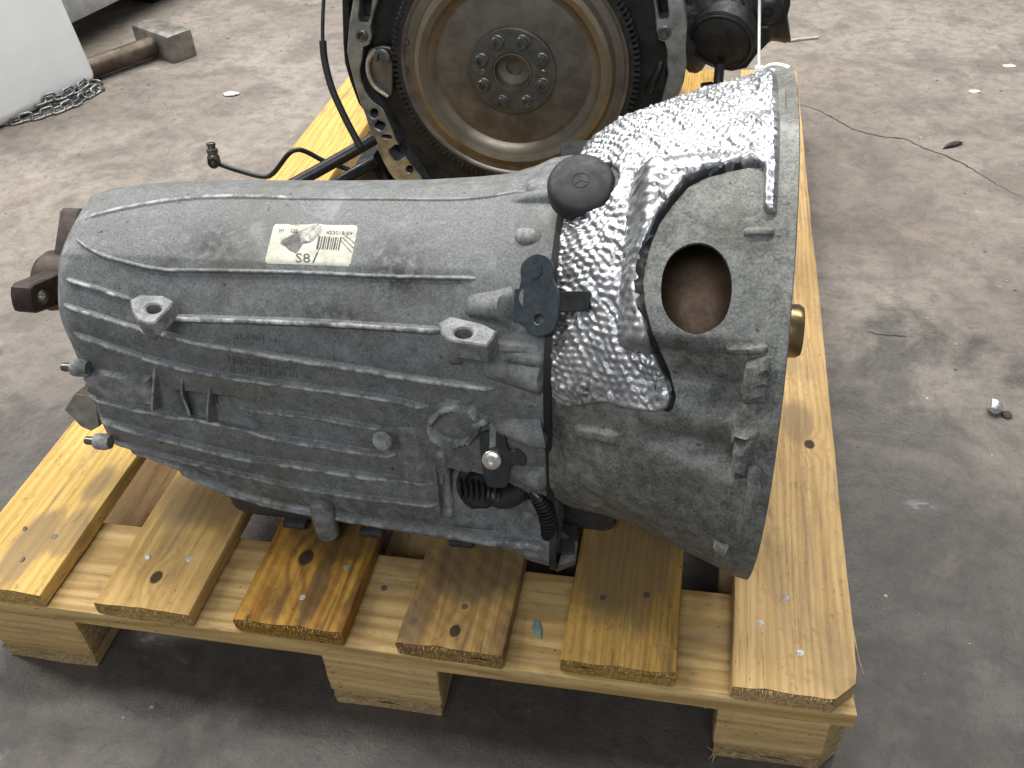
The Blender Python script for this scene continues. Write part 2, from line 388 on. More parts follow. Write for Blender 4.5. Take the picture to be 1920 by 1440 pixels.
def flywheel_mat():
    t = NT('flywheel_steel'); p = t.co
    f = t.noise(p, 35, 5, .65, .3); g = t.noise(p, 300, 3, .6)
    sx = t.n('ShaderNodeSeparateXYZ'); t.set(sx.inputs[0], p)
    r = t.m_('SQRT', t.m_('ADD', t.m_('MULTIPLY', sx.outputs[0], sx.outputs[0]), t.m_('MULTIPLY', sx.outputs[2], sx.outputs[2])))
    cc = t.mix(t.ramp(f, .3, .7), (.140, .124, .106), (.225, .198, .165))
    # heat tint of the dished ring: a brassy band between two radii
    band = t.m_('MULTIPLY', t.ramp(r, .086, .098), t.ramp(r, .121, .112))
    cc = t.mix(t.m_('MULTIPLY', band, .75), cc, (.25, .205, .140))
    rings = t.noise(t.m_('MULTIPLY', r, 1.0), 700, 2, .5) if False else g
    cc = t.mix(t.ramp(g, .6, .75, 0, .35), cc, (.06, .05, .04))
    return t.fin(cc, t.ramp(f, .3, .7, .30, .44), .72, t.bump(g, .12, .0005))
M['fly'] = flywheel_mat()

def shield_mat():
    t = NT('embossed_foil')
    soot = t.m_('MULTIPLY', t.attr('soot'), t.ramp(t.noise(t.co, 190, 5, .75), .38, .56))
    cc = t.mix(t.ramp(t.noise(t.co, 50, 4), .35, .7), (.35, .358, .37), (.45, .45, .46))
    cc = t.mix(t.m_('MULTIPLY', soot, .95), cc, (.015, .014, .012))
    return t.fin(cc, t.m_('ADD', t.ramp(t.noise(t.co, 120, 4), .3, .7, .38, .47), t.m_('MULTIPLY', soot, .4)), t.m_('SUBTRACT', 1.0, t.m_('MULTIPLY', soot, .8)), t.bump(t.noise(t.co, 700, 3), .12, .0006))
M['shield'] = shield_mat()

# ------------------------------------------------------------------ floor
def build_floor():
    V = []; F = []
    xs = np.linspace(-5, 6, 45); ys = np.linspace(-3, 9, 45)
    for y in ys:
        for x in xs: V.append((x, y, FLOOR))
    for j in range(44):
        for i in range(44): F.append((j * 45 + i, j * 45 + i + 1, (j + 1) * 45 + i + 1, (j + 1) * 45 + i))
    f = mesh_obj('floor', V, F, M['floor']); tag(f, kind='structure')
    # the long crack to the right of the gear box and a short gouge
    def crack(px, w):
        P = [fl(*q) for q in px]; P = catmull(P, 24); n = len(P); V = []; F = []
        for i, p in enumerate(P):
            tdir = unit(P[min(i + 1, n - 1)] - P[max(i - 1, 0)]); s = np.cross(tdir, [0, 0, 1])
            ww = w * (.45 + .9 * abs(mnoise.noise(Vector(p * 40)))) * min(1, 4 * i / n + .15, 4 * (n - 1 - i) / n + .1)
            j = s * (.004 * mnoise.noise(Vector(p * 25)) + .003 * mnoise.noise(Vector(p * 90)))
            for k, hh in ((-1, .0004), (0, .0006), (1, .0004)): V.append(p + j + s * ww * k + np.array([0, 0, hh]))
        for i in range(n - 1):
            for k in range(2): F.append((3 * i + k, 3 * i + 3 + k, 3 * i + 4 + k, 3 * i + 1 + k))
        mesh_obj('crack', V, F, M['crack'], f)
    crack([(1490, 193), (1530, 205), (1570, 225), (1600, 242), (1650, 255), (1700, 262), (1740, 280), (1790, 300), (1850, 335), (1920, 372)], .0030)
    crack([(1622, 620), (1650, 628), (1680, 630), (1700, 633)], .0022)
    return f
floor = build_floor()

# ------------------------------------------------------------------ pallet
PX = dict(b1=(-.003, .095), b2=(.1481, .2396), b3=(.2795, .3788), b4=(.4271, .5183), b5=(.5657, .6595), b6=(.7035, .8))
TT, TS, TB, BLK = .0182, .0193, .0185, .056
PLEN = 1.26
def plank(name, x0, x1, y0, y1, ztop, th, mat, parent, rough_end=.0015, chamfer=None, ny=60, seed=0, along='y', wav=.0010):
    """a sawn board with rounded arrises, slightly wandering edges and ragged ends"""
    L = y1 - y0; W = x1 - x0; cx = (x0 + x1) / 2
    sec = []; r = .0022
    hw, hh = W / 2, th / 2
    nx = 9
    top = [(-hw + r + (W - 2 * r) * i / (nx - 1), hh) for i in range(nx)]
    sec = [(-hw, hh - r), (-hw + r * .3, hh - r * .3)] + top + [(hw - r * .3, hh - r * .3), (hw, hh - r), (hw, 0), (hw, -hh + r), (hw - r, -hh)] + [(hw * .33, -hh), (-hw * .33, -hh)] + [(-hw + r, -hh), (-hw, -hh + r), (-hw, 0)]
    n = len(sec); V = []; F = []
    ts = np.concatenate([[0], np.linspace(.004, .1, 8) / L * 1.0, np.linspace(.13, L - .01, ny) / L, [1.0]])
    for k, t in enumerate(ts):
        y = -L / 2 + t * L
        for (x, z) in sec:
            nz = mnoise.noise(Vector((x * 40 + seed * 7.1, y * 9, z * 40))); n2 = mnoise.noise(Vector((x * 160 + seed, y * 60, z * 160 + 3)))
            xx = x + wav * 1.4 * nz * (abs(x) / hw) + .0005 * n2; zz = z + wav * .5 * n2 * (1 if z > 0 else .3)
            yy = y
            if k == 0: yy += rough_end * (.8 + n2 * 1.6)
            if k == len(ts) - 1: yy += rough_end * n2
            if chamfer:
                side, cc = chamfer
                d = (yy + L / 2); lim = hw - max(0, cc - d)
                if side > 0: xx = min(xx, lim)
                else: xx = max(xx, -lim)
            V.append((xx, yy, zz))
    for k in range(len(ts) - 1):
        for i in range(n): F.append((k * n + i, (k + 1) * n + i, (k + 1) * n + (i + 1) % n, k * n + (i + 1) % n))
    # end caps as centre fans with slight roughness
    for k, sg in ((0, 1), (len(ts) - 1, -1)):
        b = k * n; ring = [b + i for i in range(n)]
        yv = np.mean([V[q][1] for q in ring]); cidx = len(V); m_ = 7
        for i in range(m_): V.append((-hw + W * (i + .5) / m_, yv + rough_end * .8 * sg * random.uniform(-.2, 1), random.uniform(-.15, .15) * hh))
        for i in range(n):
            a_, b_ = ring[i], ring[(i + 1) % n]; ka = min(m_ - 1, max(0, int((V[a_][0] + hw) / W * m_))); kb = min(m_ - 1, max(0, int((V[b_][0] + hw) / W * m_)))
            f_ = [b_, a_, cidx + ka] if sg > 0 else [a_, b_, cidx + ka]
            F.append(f_ if True else f_)
            if ka != kb: F.append([b_, cidx + ka, cidx + kb] if sg > 0 else [b_, cidx + kb, cidx + ka][::1])
    V = np.array(V)
    if along == 'y':
        V = V + np.array([cx, (y0 + y1) / 2, ztop - hh]); return mesh_obj(name, V, F, mat, parent, True, 35, origin=(cx, (y0 + y1) / 2, ztop - hh))
    return V, F
def build_pallet():
    p = thing('pallet', (.4, .6, FLOOR), 'yellow pine wooden pallet carrying the gearbox and the engine', 'pallet')
    yc = PLEN / 2
    def lk(key, u, v):                    # picture point on the deck -> the board's own x, y
        q = at(u, v, 2, 0); x0, x1 = PX[key]; return (q[0] - (x0 + x1) / 2, q[1] - yc)
    W = {}
    W['b1'] = wood_mat('pine_yellow', (.60, .405, .125), (.43, .255, .065), .09, -.02, 700, .55, (.20, .135, .075), stains_shade=[(*lk('b1', 50, 1030), .02, .055, .75), (*lk('b1', 190, 905), .013, .03, .7), (*lk('b1', 140, 990), .013, .035, .6)])
    W['b2'] = wood_mat('pine_tan', (.52, .345, .125), (.36, .205, .060), .06, -.03, 620, .40, (.22, .15, .08), knots=[(*lk('b2', 293, 1082), .006)], stains_shade=[(*lk('b2', 400, 930), .05, .045, .65), (*lk('b2', 330, 1000), .012, .04, .4)])  # first patch: gearbox shade painted in along with oily grime
    W['b3'] = wood_mat('pine_orange_stained', (.42, .225, .036), (.21, .090, .012), .03, -.015, 480, .85, (.085, .048, .018), knots=[(*lk('b3', 573, 1047), .0075)], saw=.25, grainamp=.8, stains_shade=[(*lk('b3', 590, 1110), .010, .05, .8), (*lk('b3', 640, 1000), .05, .035, .75)])  # last patch: shade under the casing painted in with the grime
    W['b4'] = wood_mat('pine_rough_brown', (.38, .235, .075), (.21, .115, .034), .05, -.02, 380, .90, (.105, .07, .042), knots=[(*lk('b4', 853, 1183), .005)], saw=.35, stains_shade=[(*lk('b4', 890, 1060), .05, .045, .7), (*lk('b4', 780, 1160), .012, .05, .6)])  # first patch: casing shade painted into the oily board
    W['b5'] = wood_mat('pine_yellow_brown', (.44, .275, .070), (.29, .155, .034), .14, -.01, 1000, .70, (.135, .09, .05), stains_shade=[(*lk('b5', 1170, 1060), .05, .07, .7)])  # dark patch: the bell's cast shadow painted onto the board
    W['b6'] = wood_mat('pine_pale', (.52, .355, .165), (.37, .225, .085), .12, -.015, 900, .45, (.21, .145, .09), knots=[(*lk('b6', 1518, 833), .0055)], stains_shade=[(*lk('b6', 1495, 790), .015, .04, .6)])
    wst = wood_mat('pine_stringer', (.50, .350, .150), (.31, .190, .065), .02, -.05, 560, .45, (.22, .15, .08), grainamp=.75)
    wbl = wood_mat('pine_block', (.52, .365, .165), (.37, .235, .090), .02, .11, 700, .40, (.19, .13, .075))
    wbb = wood_mat('pine_bottom_board', (.48, .33, .165), (.34, .215, .095), .03, -.1, 600, .5, (.14, .095, .055))
    fib = simple('wood_fibre', (.46, .33, .16), .8, 0, .2, 200, 0)
    for i, key in enumerate(('b1', 'b2', 'b3', 'b4', 'b5', 'b6')):
        x0, x1 = PX[key]; ch = (1, .02) if key == 'b6' else (-1, .02) if key == 'b1' else None
        y0 = {'b3': .002, 'b5': .004}.get(key, 0.0)
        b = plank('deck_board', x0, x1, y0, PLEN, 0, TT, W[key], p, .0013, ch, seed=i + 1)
        # torn fibres along the sawn front end
        V = []; F = []
        nf = {'b6': 150, 'b3': 130, 'b5': 110, 'b4': 90}.get(key, 40)
        for _ in range(nf):
            x = random.uniform(x0 + .001, x1 - (.021 if key == 'b6' else .001)); z = -random.random() ** 2 * TT * .9 - .0006
            l = random.uniform(.001, .0035); w = random.uniform(.00015, .0004); a = random.uniform(-.5, .5); k = len(V)
            V += [(x - w, y0 + .0015, z), (x + w, y0 + .0015, z), (x, y0 + .0015, z - 2 * w), (x + a * l, y0 + .001 - l, z - random.uniform(-.3, .6) * l)]
            F += [(k, k + 1, k + 3), (k + 1, k + 2, k + 3), (k + 2, k, k + 3)]
        tag(mesh_obj('wood_fibres', V, F, fib, b, False), kind='stuff')
    # stringers across under the deck: front, middle, back
    def cross(y0, y1, ztop, th, mat, sd):
        V, F = plank('s', 0, y1 - y0, 0, .8, 0, th, mat, p, .001, None, 24, sd, along='x', wav=.0006)
        # local length runs along the pallet's width; the object's Y is the grain direction
        o = mesh_obj('stringer_board', np.array(V) + np.array([0, 0, -PT]), F, mat, None, True, 35)
        o.parent = p; o.rotation_euler = (0, 0, -math.pi / 2)
        o.location = np.array([.4, (y0 + y1) / 2, ztop - th / 2 + PT]) - wloc(p); return o
    zs = -TT - .0006
    cross(.0015, .107, zs, TS, wst, 21); cross(.58, .685, zs, TS, wst, 22); cross(PLEN - .107, PLEN, zs, TS, wst, 23)
    zb = zs - TS - .0006
    def block(x0, x1, y0, y1, chx=0):
        s = np.array([x1 - x0, y1 - y0, BLK - .0008]); V, F = rbox((0, 0, 0), s, .003, None, 2)
        bm = bmesh.new(); vs_ = [bm.verts.new(v) for v in V]
        for f in F: bm.faces.new([vs_[i] for i in f])
        bmesh.ops.subdivide_edges(bm, edges=bm.edges[:], cuts=5, use_grid_fill=True); bm.verts.index_update()
        V = np.array([v.co[:] for v in bm.verts]); F = [tuple(v.index for v in f.verts) for f in bm.faces]; bm.free()
        for i, v in enumerate(V):
            q = Vector((v[0] * 60 + x0 * 9, v[1] * 60, v[2] * 60)); nz = mnoise.noise(q); V[i] = v + np.array([.0008 * nz, .0008 * mnoise.noise(q * 2.1), 0])
            # the block narrows towards the floor on its outer side
            if chx:
                d = v[1] + s[1] / 2; lim = s[0] / 2 - max(0, .018 - d)
                V[i][0] = min(V[i][0], lim) if chx > 0 else max(V[i][0], -lim)
        c = np.array([(x0 + x1) / 2, (y0 + y1) / 2, zb - BLK / 2])
        # grain of the blocks runs along the pallet's width: turn the object so that its Y follows
        Vr = np.stack([V[:, 1], -V[:, 0], V[:, 2]], 1)
        o = mesh_obj('block', Vr + np.array([0, 0, -PT]), F, wbl, None, True, 40); o.parent = p; o.rotation_euler = (0, 0, math.pi / 2)
        # rotation +90 maps (y,-x) back to (x,y)
        o.location = c + np.array([0, 0, PT]) - wloc(p); return o
    for (x0, x1, ch) in ((-.002, .113, -1), (.352, .458, 0), (.695, .802, 1)):
        for (y0, y1) in ((.004, .110), (.58, .685), (PLEN - .107, PLEN - .002)):
            block(x0, x1, y0, y1, ch if y0 < .1 else 0)
        plank('bottom_board', x0 + .002, x1 - .002, .0035, PLEN - .004, zb - BLK, PT - (-(zb - BLK)) , wbb, p, .0015, (ch, .018) if ch else None, 20, seed=int(x0 * 50) + 40)
    # nails
    def nail(u, v, z, mat, r=.0032):
        q = at(u, v, 2, z); s = random.uniform(-.25, .25)
        V, F = lathe([(r * .9, -.004), (r, -.0002), (r * .97, .0002), (r * .6, .0003), (.0001, .0002)], (q[0], q[1], z + .0001), (s, random.uniform(-.3, .1), 1), 14)
        mesh_obj('nail', V, F, mat, p)
    for (u, v, k) in [(45, 992, 0), (103, 1006, 0), (41, 1049, 0), (276, 1046, 1), (356, 1049, 1), (650, 1064, 1), (567, 1120, 2), (870, 1137, 0), (1132, 1121, 0), (1211, 1116, 0), (1473, 1121, 1), (1426, 1170, 2), (1500, 1224, 2)]:
        nail(u, v, 0, (M['nailr'], M['nail'], M['nailz'])[k])
    nail(720, 1103, -TT, M['nailr'], .003)
    # long torn splinters on the right hand edge and at the block's foot
    def splinter(pts, r=.0006):
        V, F = tube(pts, r, 5, 5, rf=lambda t: r * (1 - .85 * t)); mesh_obj('splinter', V, F, fib, p)
    e = lambda u, v, z=-.004: at(u, v, 0, .8015)
    splinter([at(1596, 1165, 0, .8), at(1604, 1205, 0, .802), at(1612, 1240, 0, .806), at(1620, 1265, 0, .808)], .0008)
    splinter([at(1588, 1110, 0, .8), at(1597, 1160, 0, .8025), at(1603, 1215, 0, .804)], .0005)
    for (u, v, du, dv) in [(1338, 1408, -14, -10), (1338, 1412, -10, 12), (1340, 1415, -6, 18), (1560, 1410, 18, 4), (640, 1290, -9, -4), (625, 1262, -8, -5), (618, 1250, -7, 2), (662, 1350, 0, 10)]:
        a = at(u, v, 1, .003); b = at(u + du, v + dv, 1, -.004); splinter([a, (a + b) / 2 + np.array([0, 0, -.001]), b], .0005)
    return p
pallet = build_pallet()

# ------------------------------------------------------------------ gearbox surfaces
YC, ZC = .202, .202
XJ = .5505
CX = [.131, .134, .140, .165, .19, .222, .278, .355, .421, .467, .494, .516, .529, .5505]
CR = [.082, .0855, .0885, .0925, .0955, .0980, .1005, .1035, .1070, .1115, .1150, .1220, .1285, .1325]
def zbot(X): return np.interp(X, [.131, .175, .20, .235, .275, .33, .55], [.076, .073, .064, .046, .034, .028, .021])
BX = [.5505, .56, .567, .592, .616, .648, .682, .694, .7065]
BT = [.128, .136, .144, .160, .170, .180, .1925, .1970, .1998]
BL = [.152, .1570, .1588, .1620, .1685, .180, .1925, .1972, .1998]
def sst(x, a, b):
    t = np.clip((x - a) / (b - a), 0, 1); return t * t * (3 - 2 * t)
def rho(X, ph):
    """radius of the outer skin about the shaft axis; ph = 0 faces the camera side, pi/2 is up"""
    X = np.asarray(X, float); ph = np.asarray(ph, float); c = np.cos(ph); s = np.sin(ph)
    rt = np.interp(X, CX, CR); h = ZC - zbot(X); p = 12.0
    w = rt + .004 * sst(-s, .2, .8)
    low = (np.abs(c / w) ** p + np.abs(np.minimum(s, 0) / h) ** p) ** (-1 / p)
    fd = np.degrees(np.arctan2(s, c)); fac = np.ones_like(rt * c)
    for a0, a1 in ((20, 50), (50, 93), (93, 136)):
        md_ = R_((a0 + a1) / 2); hw_ = R_((a1 - a0) / 2)
        fac = np.where((fd >= a0) & (fd < a1), (math.cos(hw_) / np.cos(R_(1) * fd - md_)) ** .45, fac)
    rc = np.where(s >= 0, rt * (1 + (fac * 1.027 - 1) * sst(X, .52, .46) * sst(s, -.02, .25)), np.minimum(low, .26))
    z = ZC + rc * s; near = c > 0
    # shallow steps of the near wall
    rc = rc - np.where(near, .0030 * sst(z, .190, .150) * sst(X, .16, .23) * sst(z, .060, .100), 0)
    rc = rc - np.where(near, .009 * sst(X, .221, .229) * sst(X, .305, .285) * sst(z, .168, .156) * sst(z, .122, .132), 0)
    rc = rc - np.where(near, .006 * sst(X, .396, .404) * sst(X, .452, .440) * sst(z, .142, .132) * sst(z, .078, .092), 0)
    # end of the side wall by the connector bay, and the bay itself
    bay = sst(X, .452, .456) * sst(z, .118, .114) * sst(z, .046, .068)
    rc = rc - np.where(near, .042 * bay, 0)
    t = sst(np.abs(np.degrees(ph) + 48), 52, 18); low_side = sst(-np.sin(ph), .05, .55)
    bt = np.interp(X, BX, BT); bl = np.interp(X, BX, BL)
    rb = bt + (bl - bt) * low_side
    deg = np.degrees(np.arctan2(s, c))
    # starter pocket with its flat window face
    pk = sst(X, .603, .618) * sst(deg, 29.5, 33.5) * sst(deg, 74, 66)
    plate = .1965 - .010 * ((deg - 46) / 20) ** 2 * 0
    rb = rb + pk * np.maximum(plate - rb, 0)
    # hollows between the flange's bolt bosses
    for (x0, d0, sx, sd, dep) in ((.668, 23, .022, 4.0, .012), (.645, 24, .025, 3.5, .005), (.665, 9.5, .026, 3.6, .011), (.640, 8, .03, 3.0, .004), (.585, 8, .015, 7, .004), (.688, 88, .02, 5, .006)):
        rb = rb - dep * np.exp(-((X - x0) / sx) ** 2 - ((deg - d0) / sd) ** 2)
    rb = rb + .0035 * np.exp(-((X - .585) / .02) ** 2 - ((deg + 4) / 3) ** 2) + .004 * np.exp(-((X - .60) / .04) ** 2 - ((deg + 14) / 7) ** 2)
    rb = rb + .0010 * sst(X, .6930, .6945) * (1 - pk * .8)
    return np.where(X < XJ, rc, rb)
def S(X, ph, h=0.0):
    r = rho(X, ph) + h; return np.stack([np.asarray(X, float) + 0 * r, YC - r * np.cos(ph), ZC + r * np.sin(ph)], -1)
def Nrm(X, ph):
    e = 8e-4; a = S(X + e, ph) - S(X - e, ph); b = S(X, ph + e / .12) - S(X, ph - e / .12); n = np.cross(b, a)
    n = n / (np.linalg.norm(n, axis=-1, keepdims=True) + 1e-12)
    o = np.stack([0 * np.asarray(ph), -np.cos(ph), np.sin(ph)], -1); sg = np.sign((n * o).sum(-1, keepdims=True)); return n * np.where(sg == 0, 1, sg)
def skin(xs, phs, fn):
    Xg, Pg = np.meshgrid(xs, phs, indexing='ij'); V = fn(Xg, Pg).reshape(-1, 3); n = len(phs); F = []
    for i in range(len(xs) - 1):
        a = i * n
        for j in range(n): F.append((a + j, a + (j + 1) % n, a + n + (j + 1) % n, a + n + j))
    return V, F
gb = thing('gearbox', (.40, .202, 0.0), 'grey cast aluminium automatic gearbox with foil covered bell lying on the pallet', 'gearbox')
phs = np.linspace(-math.pi, math.pi, 421)[:-1]
xs_case = np.concatenate([np.linspace(.131, .165, 14), np.linspace(.168, .548, 150), [.5503]])
Vc, Fc = skin(xs_case, phs, S)
def near_attr(V, scale=1.0):
    return np.zeros(len(V))
def cap_ring(Vs, first, r_in, X):
    """close an end: rings running in to r_in"""
    n = len(phs); ring = Vs[:n] if first else Vs[-n:]; V = []; F = []
    for k, t in enumerate((.0, .12, .35, .7, 1.0)):
        q = ring.copy(); dirv = np.stack([0 * phs, -np.cos(phs), np.sin(phs)], 1)
        r0 = np.hypot(ring[:, 1] - YC, ring[:, 2] - ZC); r = r0 + (r_in - r0) * t
        q = np.array([[X + (-.004 if (first and k > 0) else 0), YC, ZC]]) + dirv * r[:, None]
        if k == 0: q = ring.copy()
        V.append(q)
    V = np.concatenate(V)
    for k in range(4):
        for j in range(n): F.append((k * n + j, k * n + (j + 1) % n, (k + 1) * n + (j + 1) % n, (k + 1) * n + j))
    F.append([4 * n + j for j in range(n)]); return V, F
c1 = cap_ring(Vc, True, .045, .131); c2 = cap_ring(Vc, False, .05, .5503)
VV, FF = merge((Vc, Fc), c1, c2)
VV = np.array(VV)
def soot_case(V):
    X, Z = V[:, 0], V[:, 2]; a = np.zeros(len(V))
    for (x, z, rx, rz, k) in ((.535, .10, .05, .045, .9), (.44, .055, .12, .03, .55), (.24, .085, .06, .03, .5), (.48, .135, .04, .03, .4), (.43, .283, .030, .016, 1.0), (.385, .252, .030, .010, 1.0), (.275, .287, .03, .008, .9), (.24, .278, .012, .01, .6)):
        a = np.maximum(a, k * np.exp(-((X - x) / rx) ** 2 - ((Z - z) / rz) ** 2))
    return a * (V[:, 1] < YC + .03)
wear = np.where((VV[:, 1] < YC), .35 * np.exp(-((VV[:, 0] - .131) / .012) ** 2), 0)
case = mesh_obj('casing', VV, FF, M['alu'], gb, True, 48, attrs={'wear': wear, 'soot': soot_case(VV)})

# bell housing: a real shell with an oval window cut through it
xs_bell = np.concatenate([np.linspace(.5507, .692, 72), np.linspace(.6930, .7062, 12)])
Vo, Fo = skin(xs_bell, phs, S)
Vi, Fi = skin(xs_bell, phs, lambda X, P: S(X, P, -.0065))
n = len(phs); nb = len(Vo)
FE = []
for j in range(n):
    k = (j + 1) % n; FE.append((j, nb + j, nb + k, k)[::1]); e = nb - n; FE.append((e + j, e + k, nb + e + k, nb + e + j))
bellV = np.concatenate([Vo, Vi]); bellF = [tuple(f)[::-1] for f in Fo] + [tuple(i + nb for i in f) for f in Fi] + [tuple(f)[::-1] for f in FE]
bell = mesh_obj('bell_housing', bellV, bellF, M['bell'], gb, True, 50)
bm = bmesh.new(); bm.from_mesh(bell.data); bmesh.ops.recalc_face_normals(bm, faces=bm.faces[:]); bm.to_mesh(bell.data); bm.free()
# ray casting onto both skins
BV = BVHTree.FromPolygons([Vector(v) for v in Vc] + [Vector(v) for v in Vo], [tuple(f) for f in Fc] + [tuple(i + len(Vc) for i in f) for f in Fo])
def hit(u, v):
    h = BV.ray_cast(Vector(CAM), Vector(ray(u, v)))
    k = 0
    while (h[0] is None or (h[0].x > .60 and h[0].y > YC + .12)) and k < 60:   # just off the outline: step inwards
        k += 1; h = BV.ray_cast(Vector(CAM), Vector(ray(u + (760 - u) * .006 * k, v + (640 - v) * .006 * k)))
    if k > 8: print('far miss', u, v, k)
    p = h[0]; return np.array([p.x, math.atan2(p.z - ZC, -(p.y - YC))])
# window
wc = hit(1306, 540); wn = Nrm(*wc); wp = S(*wc)
wpx = smoothpoly([(1240, 560), (1242, 515), (1258, 478), (1290, 457), (1325, 456), (1355, 478), (1371, 515), (1371, 560), (1358, 598), (1330, 620), (1300, 626), (1270, 612), (1250, 590)], 3)
wpl = on_plane(wpx, wp, wn)
Vk, Fk = prism([p + wn * .03 for p in wpl], wn, .075)
cut = mesh_obj('cutter', Vk, Fk, None, gb, False)
bm = bmesh.new(); bm.from_mesh(cut.data); bmesh.ops.recalc_face_normals(bm, faces=bm.faces[:]); bm.to_mesh(cut.data); bm.free()
md = bell.modifiers.new('b', 'BOOLEAN'); md.operation = 'DIFFERENCE'; md.object = cut; md.solver = 'EXACT'
dg = bpy.context.evaluated_depsgraph_get(); me2 = bpy.data.meshes.new_from_object(bell.evaluated_get(dg)); bell.modifiers.clear()
bell.data = me2; bpy.data.objects.remove(cut)
me2.set_sharp_from_angle(angle=R_(50))
cov = np.empty(len(me2.vertices) * 3, np.float32); me2.vertices.foreach_get('co', cov); cov = cov.reshape(-1, 3) + np.array([.40, .202, 0])
sb = np.zeros(len(cov))
for (x, z, rx, rz, k) in ((.56, .20, .018, .06, .6), (.575, .13, .05, .03, .55), (.68, .255, .02, .02, .6), (.63, .12, .05, .05, .35), (.66, .29, .05, .012, .4)):
    sb = np.maximum(sb, k * np.exp(-((cov[:, 0] - x) / rx) ** 2 - ((cov[:, 2] - z) / rz) ** 2))
at_ = me2.attributes.new('soot', 'FLOAT', 'POINT'); at_.data.foreach_set('value', sb.astype(np.float32))

# ---- tools working on the castings
def resample(pts, step):
    P = np.array(pts, float); seg = np.linalg.norm(np.diff(P, axis=0), axis=1); L = np.concatenate([[0], np.cumsum(seg)])
    n = max(2, int(L[-1] / step)); t = np.linspace(0, L[-1], n); return np.stack([np.interp(t, L, P[:, i]) for i in range(P.shape[1])], 1)
RIBP = [(-1.9, -.5), (-1.2, .03), (-.80, .22), (-.62, .88), (-.46, 1.0), (.46, 1.0), (.62, .88), (.80, .22), (1.2, .03), (1.9, -.5)]
def rib(px, w=.005, h=.005, name='rib', hf=None, wearv=1.0, mat=None, ends=.03, prof=RIBP, wf=None, smooth_path=True):
    P = catmull([np.array(p, float) for p in px], 6) if (len(px) > 2 and smooth_path) else np.array(px, float)
    tot = np.linalg.norm(np.diff(P, axis=0), axis=1).sum(); q = np.array([hit(*p) for p in resample(P, min(7, tot / 6))])
    q = q[np.concatenate([[True], np.linalg.norm(np.diff(q, axis=0), axis=1) > 1e-5])]
    B = S(q[:, 0], q[:, 1]); N = Nrm(q[:, 0], q[:, 1])
    k = np.array([.25, .5, .25])
    for _ in range(2):
        for i in range(3):
            N[1:-1, i] = np.convolve(N[:, i], k, 'valid'); B[1:-1, i] = np.convolve(B[:, i], k, 'valid')
    N /= np.linalg.norm(N, axis=1)[:, None]
    T = np.gradient(B, axis=0); T /= np.linalg.norm(T, axis=1)[:, None]; D = np.cross(N, T)
    m = len(B); V = []; F = []; wr = []; np_ = len(prof)
    L = np.concatenate([[0], np.cumsum(np.linalg.norm(np.diff(B, axis=0), axis=1))]); t = L / L[-1]
    for i in range(m):
        e = min(1, t[i] / ends + .12, (1 - t[i]) / ends + .12); hh = h * (hf(t[i]) if hf else 1) * e; ww = w * (wf(t[i]) if wf else 1)
        jit = 1 + .10 * mnoise.noise(Vector(B[i] * 60))
        for (a, b) in prof:
            V.append(B[i] + D[i] * a * ww * (.6 + .4 * e) + N[i] * (b * hh * jit if b > 0 else b * .0022)); wr.append(wearv * max(0, (b - .7) / .3))
    for i in range(m - 1):
        for j in range(np_ - 1): F.append((i * np_ + j, i * np_ + j + 1, (i + 1) * np_ + j + 1, (i + 1) * np_ + j))
    F.append(tuple(range(np_))[::-1]); F.append(tuple((m - 1) * np_ + j for j in range(np_)))
    V = np.array(V)
    o = mesh_obj(name, V, F, mat or M['alu'], gb, True, 60, attrs={'wear': wr, 'soot': soot_case(V) * .8})
    return o
KPH = .13
def patch(px, h, edge=.002, step=.004, holes=(), sub=0, disp=None, param=False, dense=6):
    """skin-following pad bounded by an outline given in the picture (or in X, ph when param)"""
    conv = (lambda L: [np.array(p) for p in L]) if param else (lambda L: [hit(*p) for p in resample(list(L) + [L[0]], dense)[:-1]])
    lp = [[(q[0], q[1] * KPH) for q in conv(L)] for L in [px] + list(holes)]
    P, T = cdt(lp[0], lp[1:], step)
    for _ in range(sub):
        ed = {}; P = list(P); T2 = []
        def mid(a, b):
            k = (min(a, b), max(a, b))
            if k not in ed: ed[k] = len(P); P.append((P[a] + P[b]) / 2)
            return ed[k]
        for a, b, c in T:
            x, y, z = mid(a, b), mid(b, c), mid(c, a); T2 += [(a, x, z), (x, b, y), (z, y, c), (x, y, z)]
        T = T2; P = np.array(P)
    P = np.array(P); d = bdist(P, [np.array(l) for l in lp]); X = P[:, 0]; ph = P[:, 1] / KPH
    B = S(X, ph); N = Nrm(X, ph)
    hh = h * np.sqrt(np.clip(1 - (1 - np.clip(d / edge, 0, 1)) ** 2, 0, 1)) if edge > 0 else np.full(len(P), h)
    if disp is not None: hh = hh + disp(B, X, ph, d)
    V = B + N * hh[:, None]
    E = boundary(T); n = len(V); bi = sorted({i for e in E for i in e}); mp = {b: n + k for k, b in enumerate(bi)}
    V = np.concatenate([V, B[bi] - N[bi] * .0015]); F = [t for t in T] + [(j, i, mp[i], mp[j]) for i, j in E]
    # orientation: make outward
    t0 = T[len(T) // 2]; nn = np.cross(V[t0[1]] - V[t0[0]], V[t0[2]] - V[t0[0]])
    if nn @ N[t0[0]] < 0: F = [tuple(f)[::-1] for f in F]
    return V, F
def pad(px, h, edge=.003, name='boss', mat=None, wearv=.3, **k):
    V, F = patch(px, h, edge, **k); return mesh_obj(name, V, F, mat or M['alu'], gb, True, 50, attrs={'wear': np.full(len(V), wearv), 'soot': soot_case(V)})
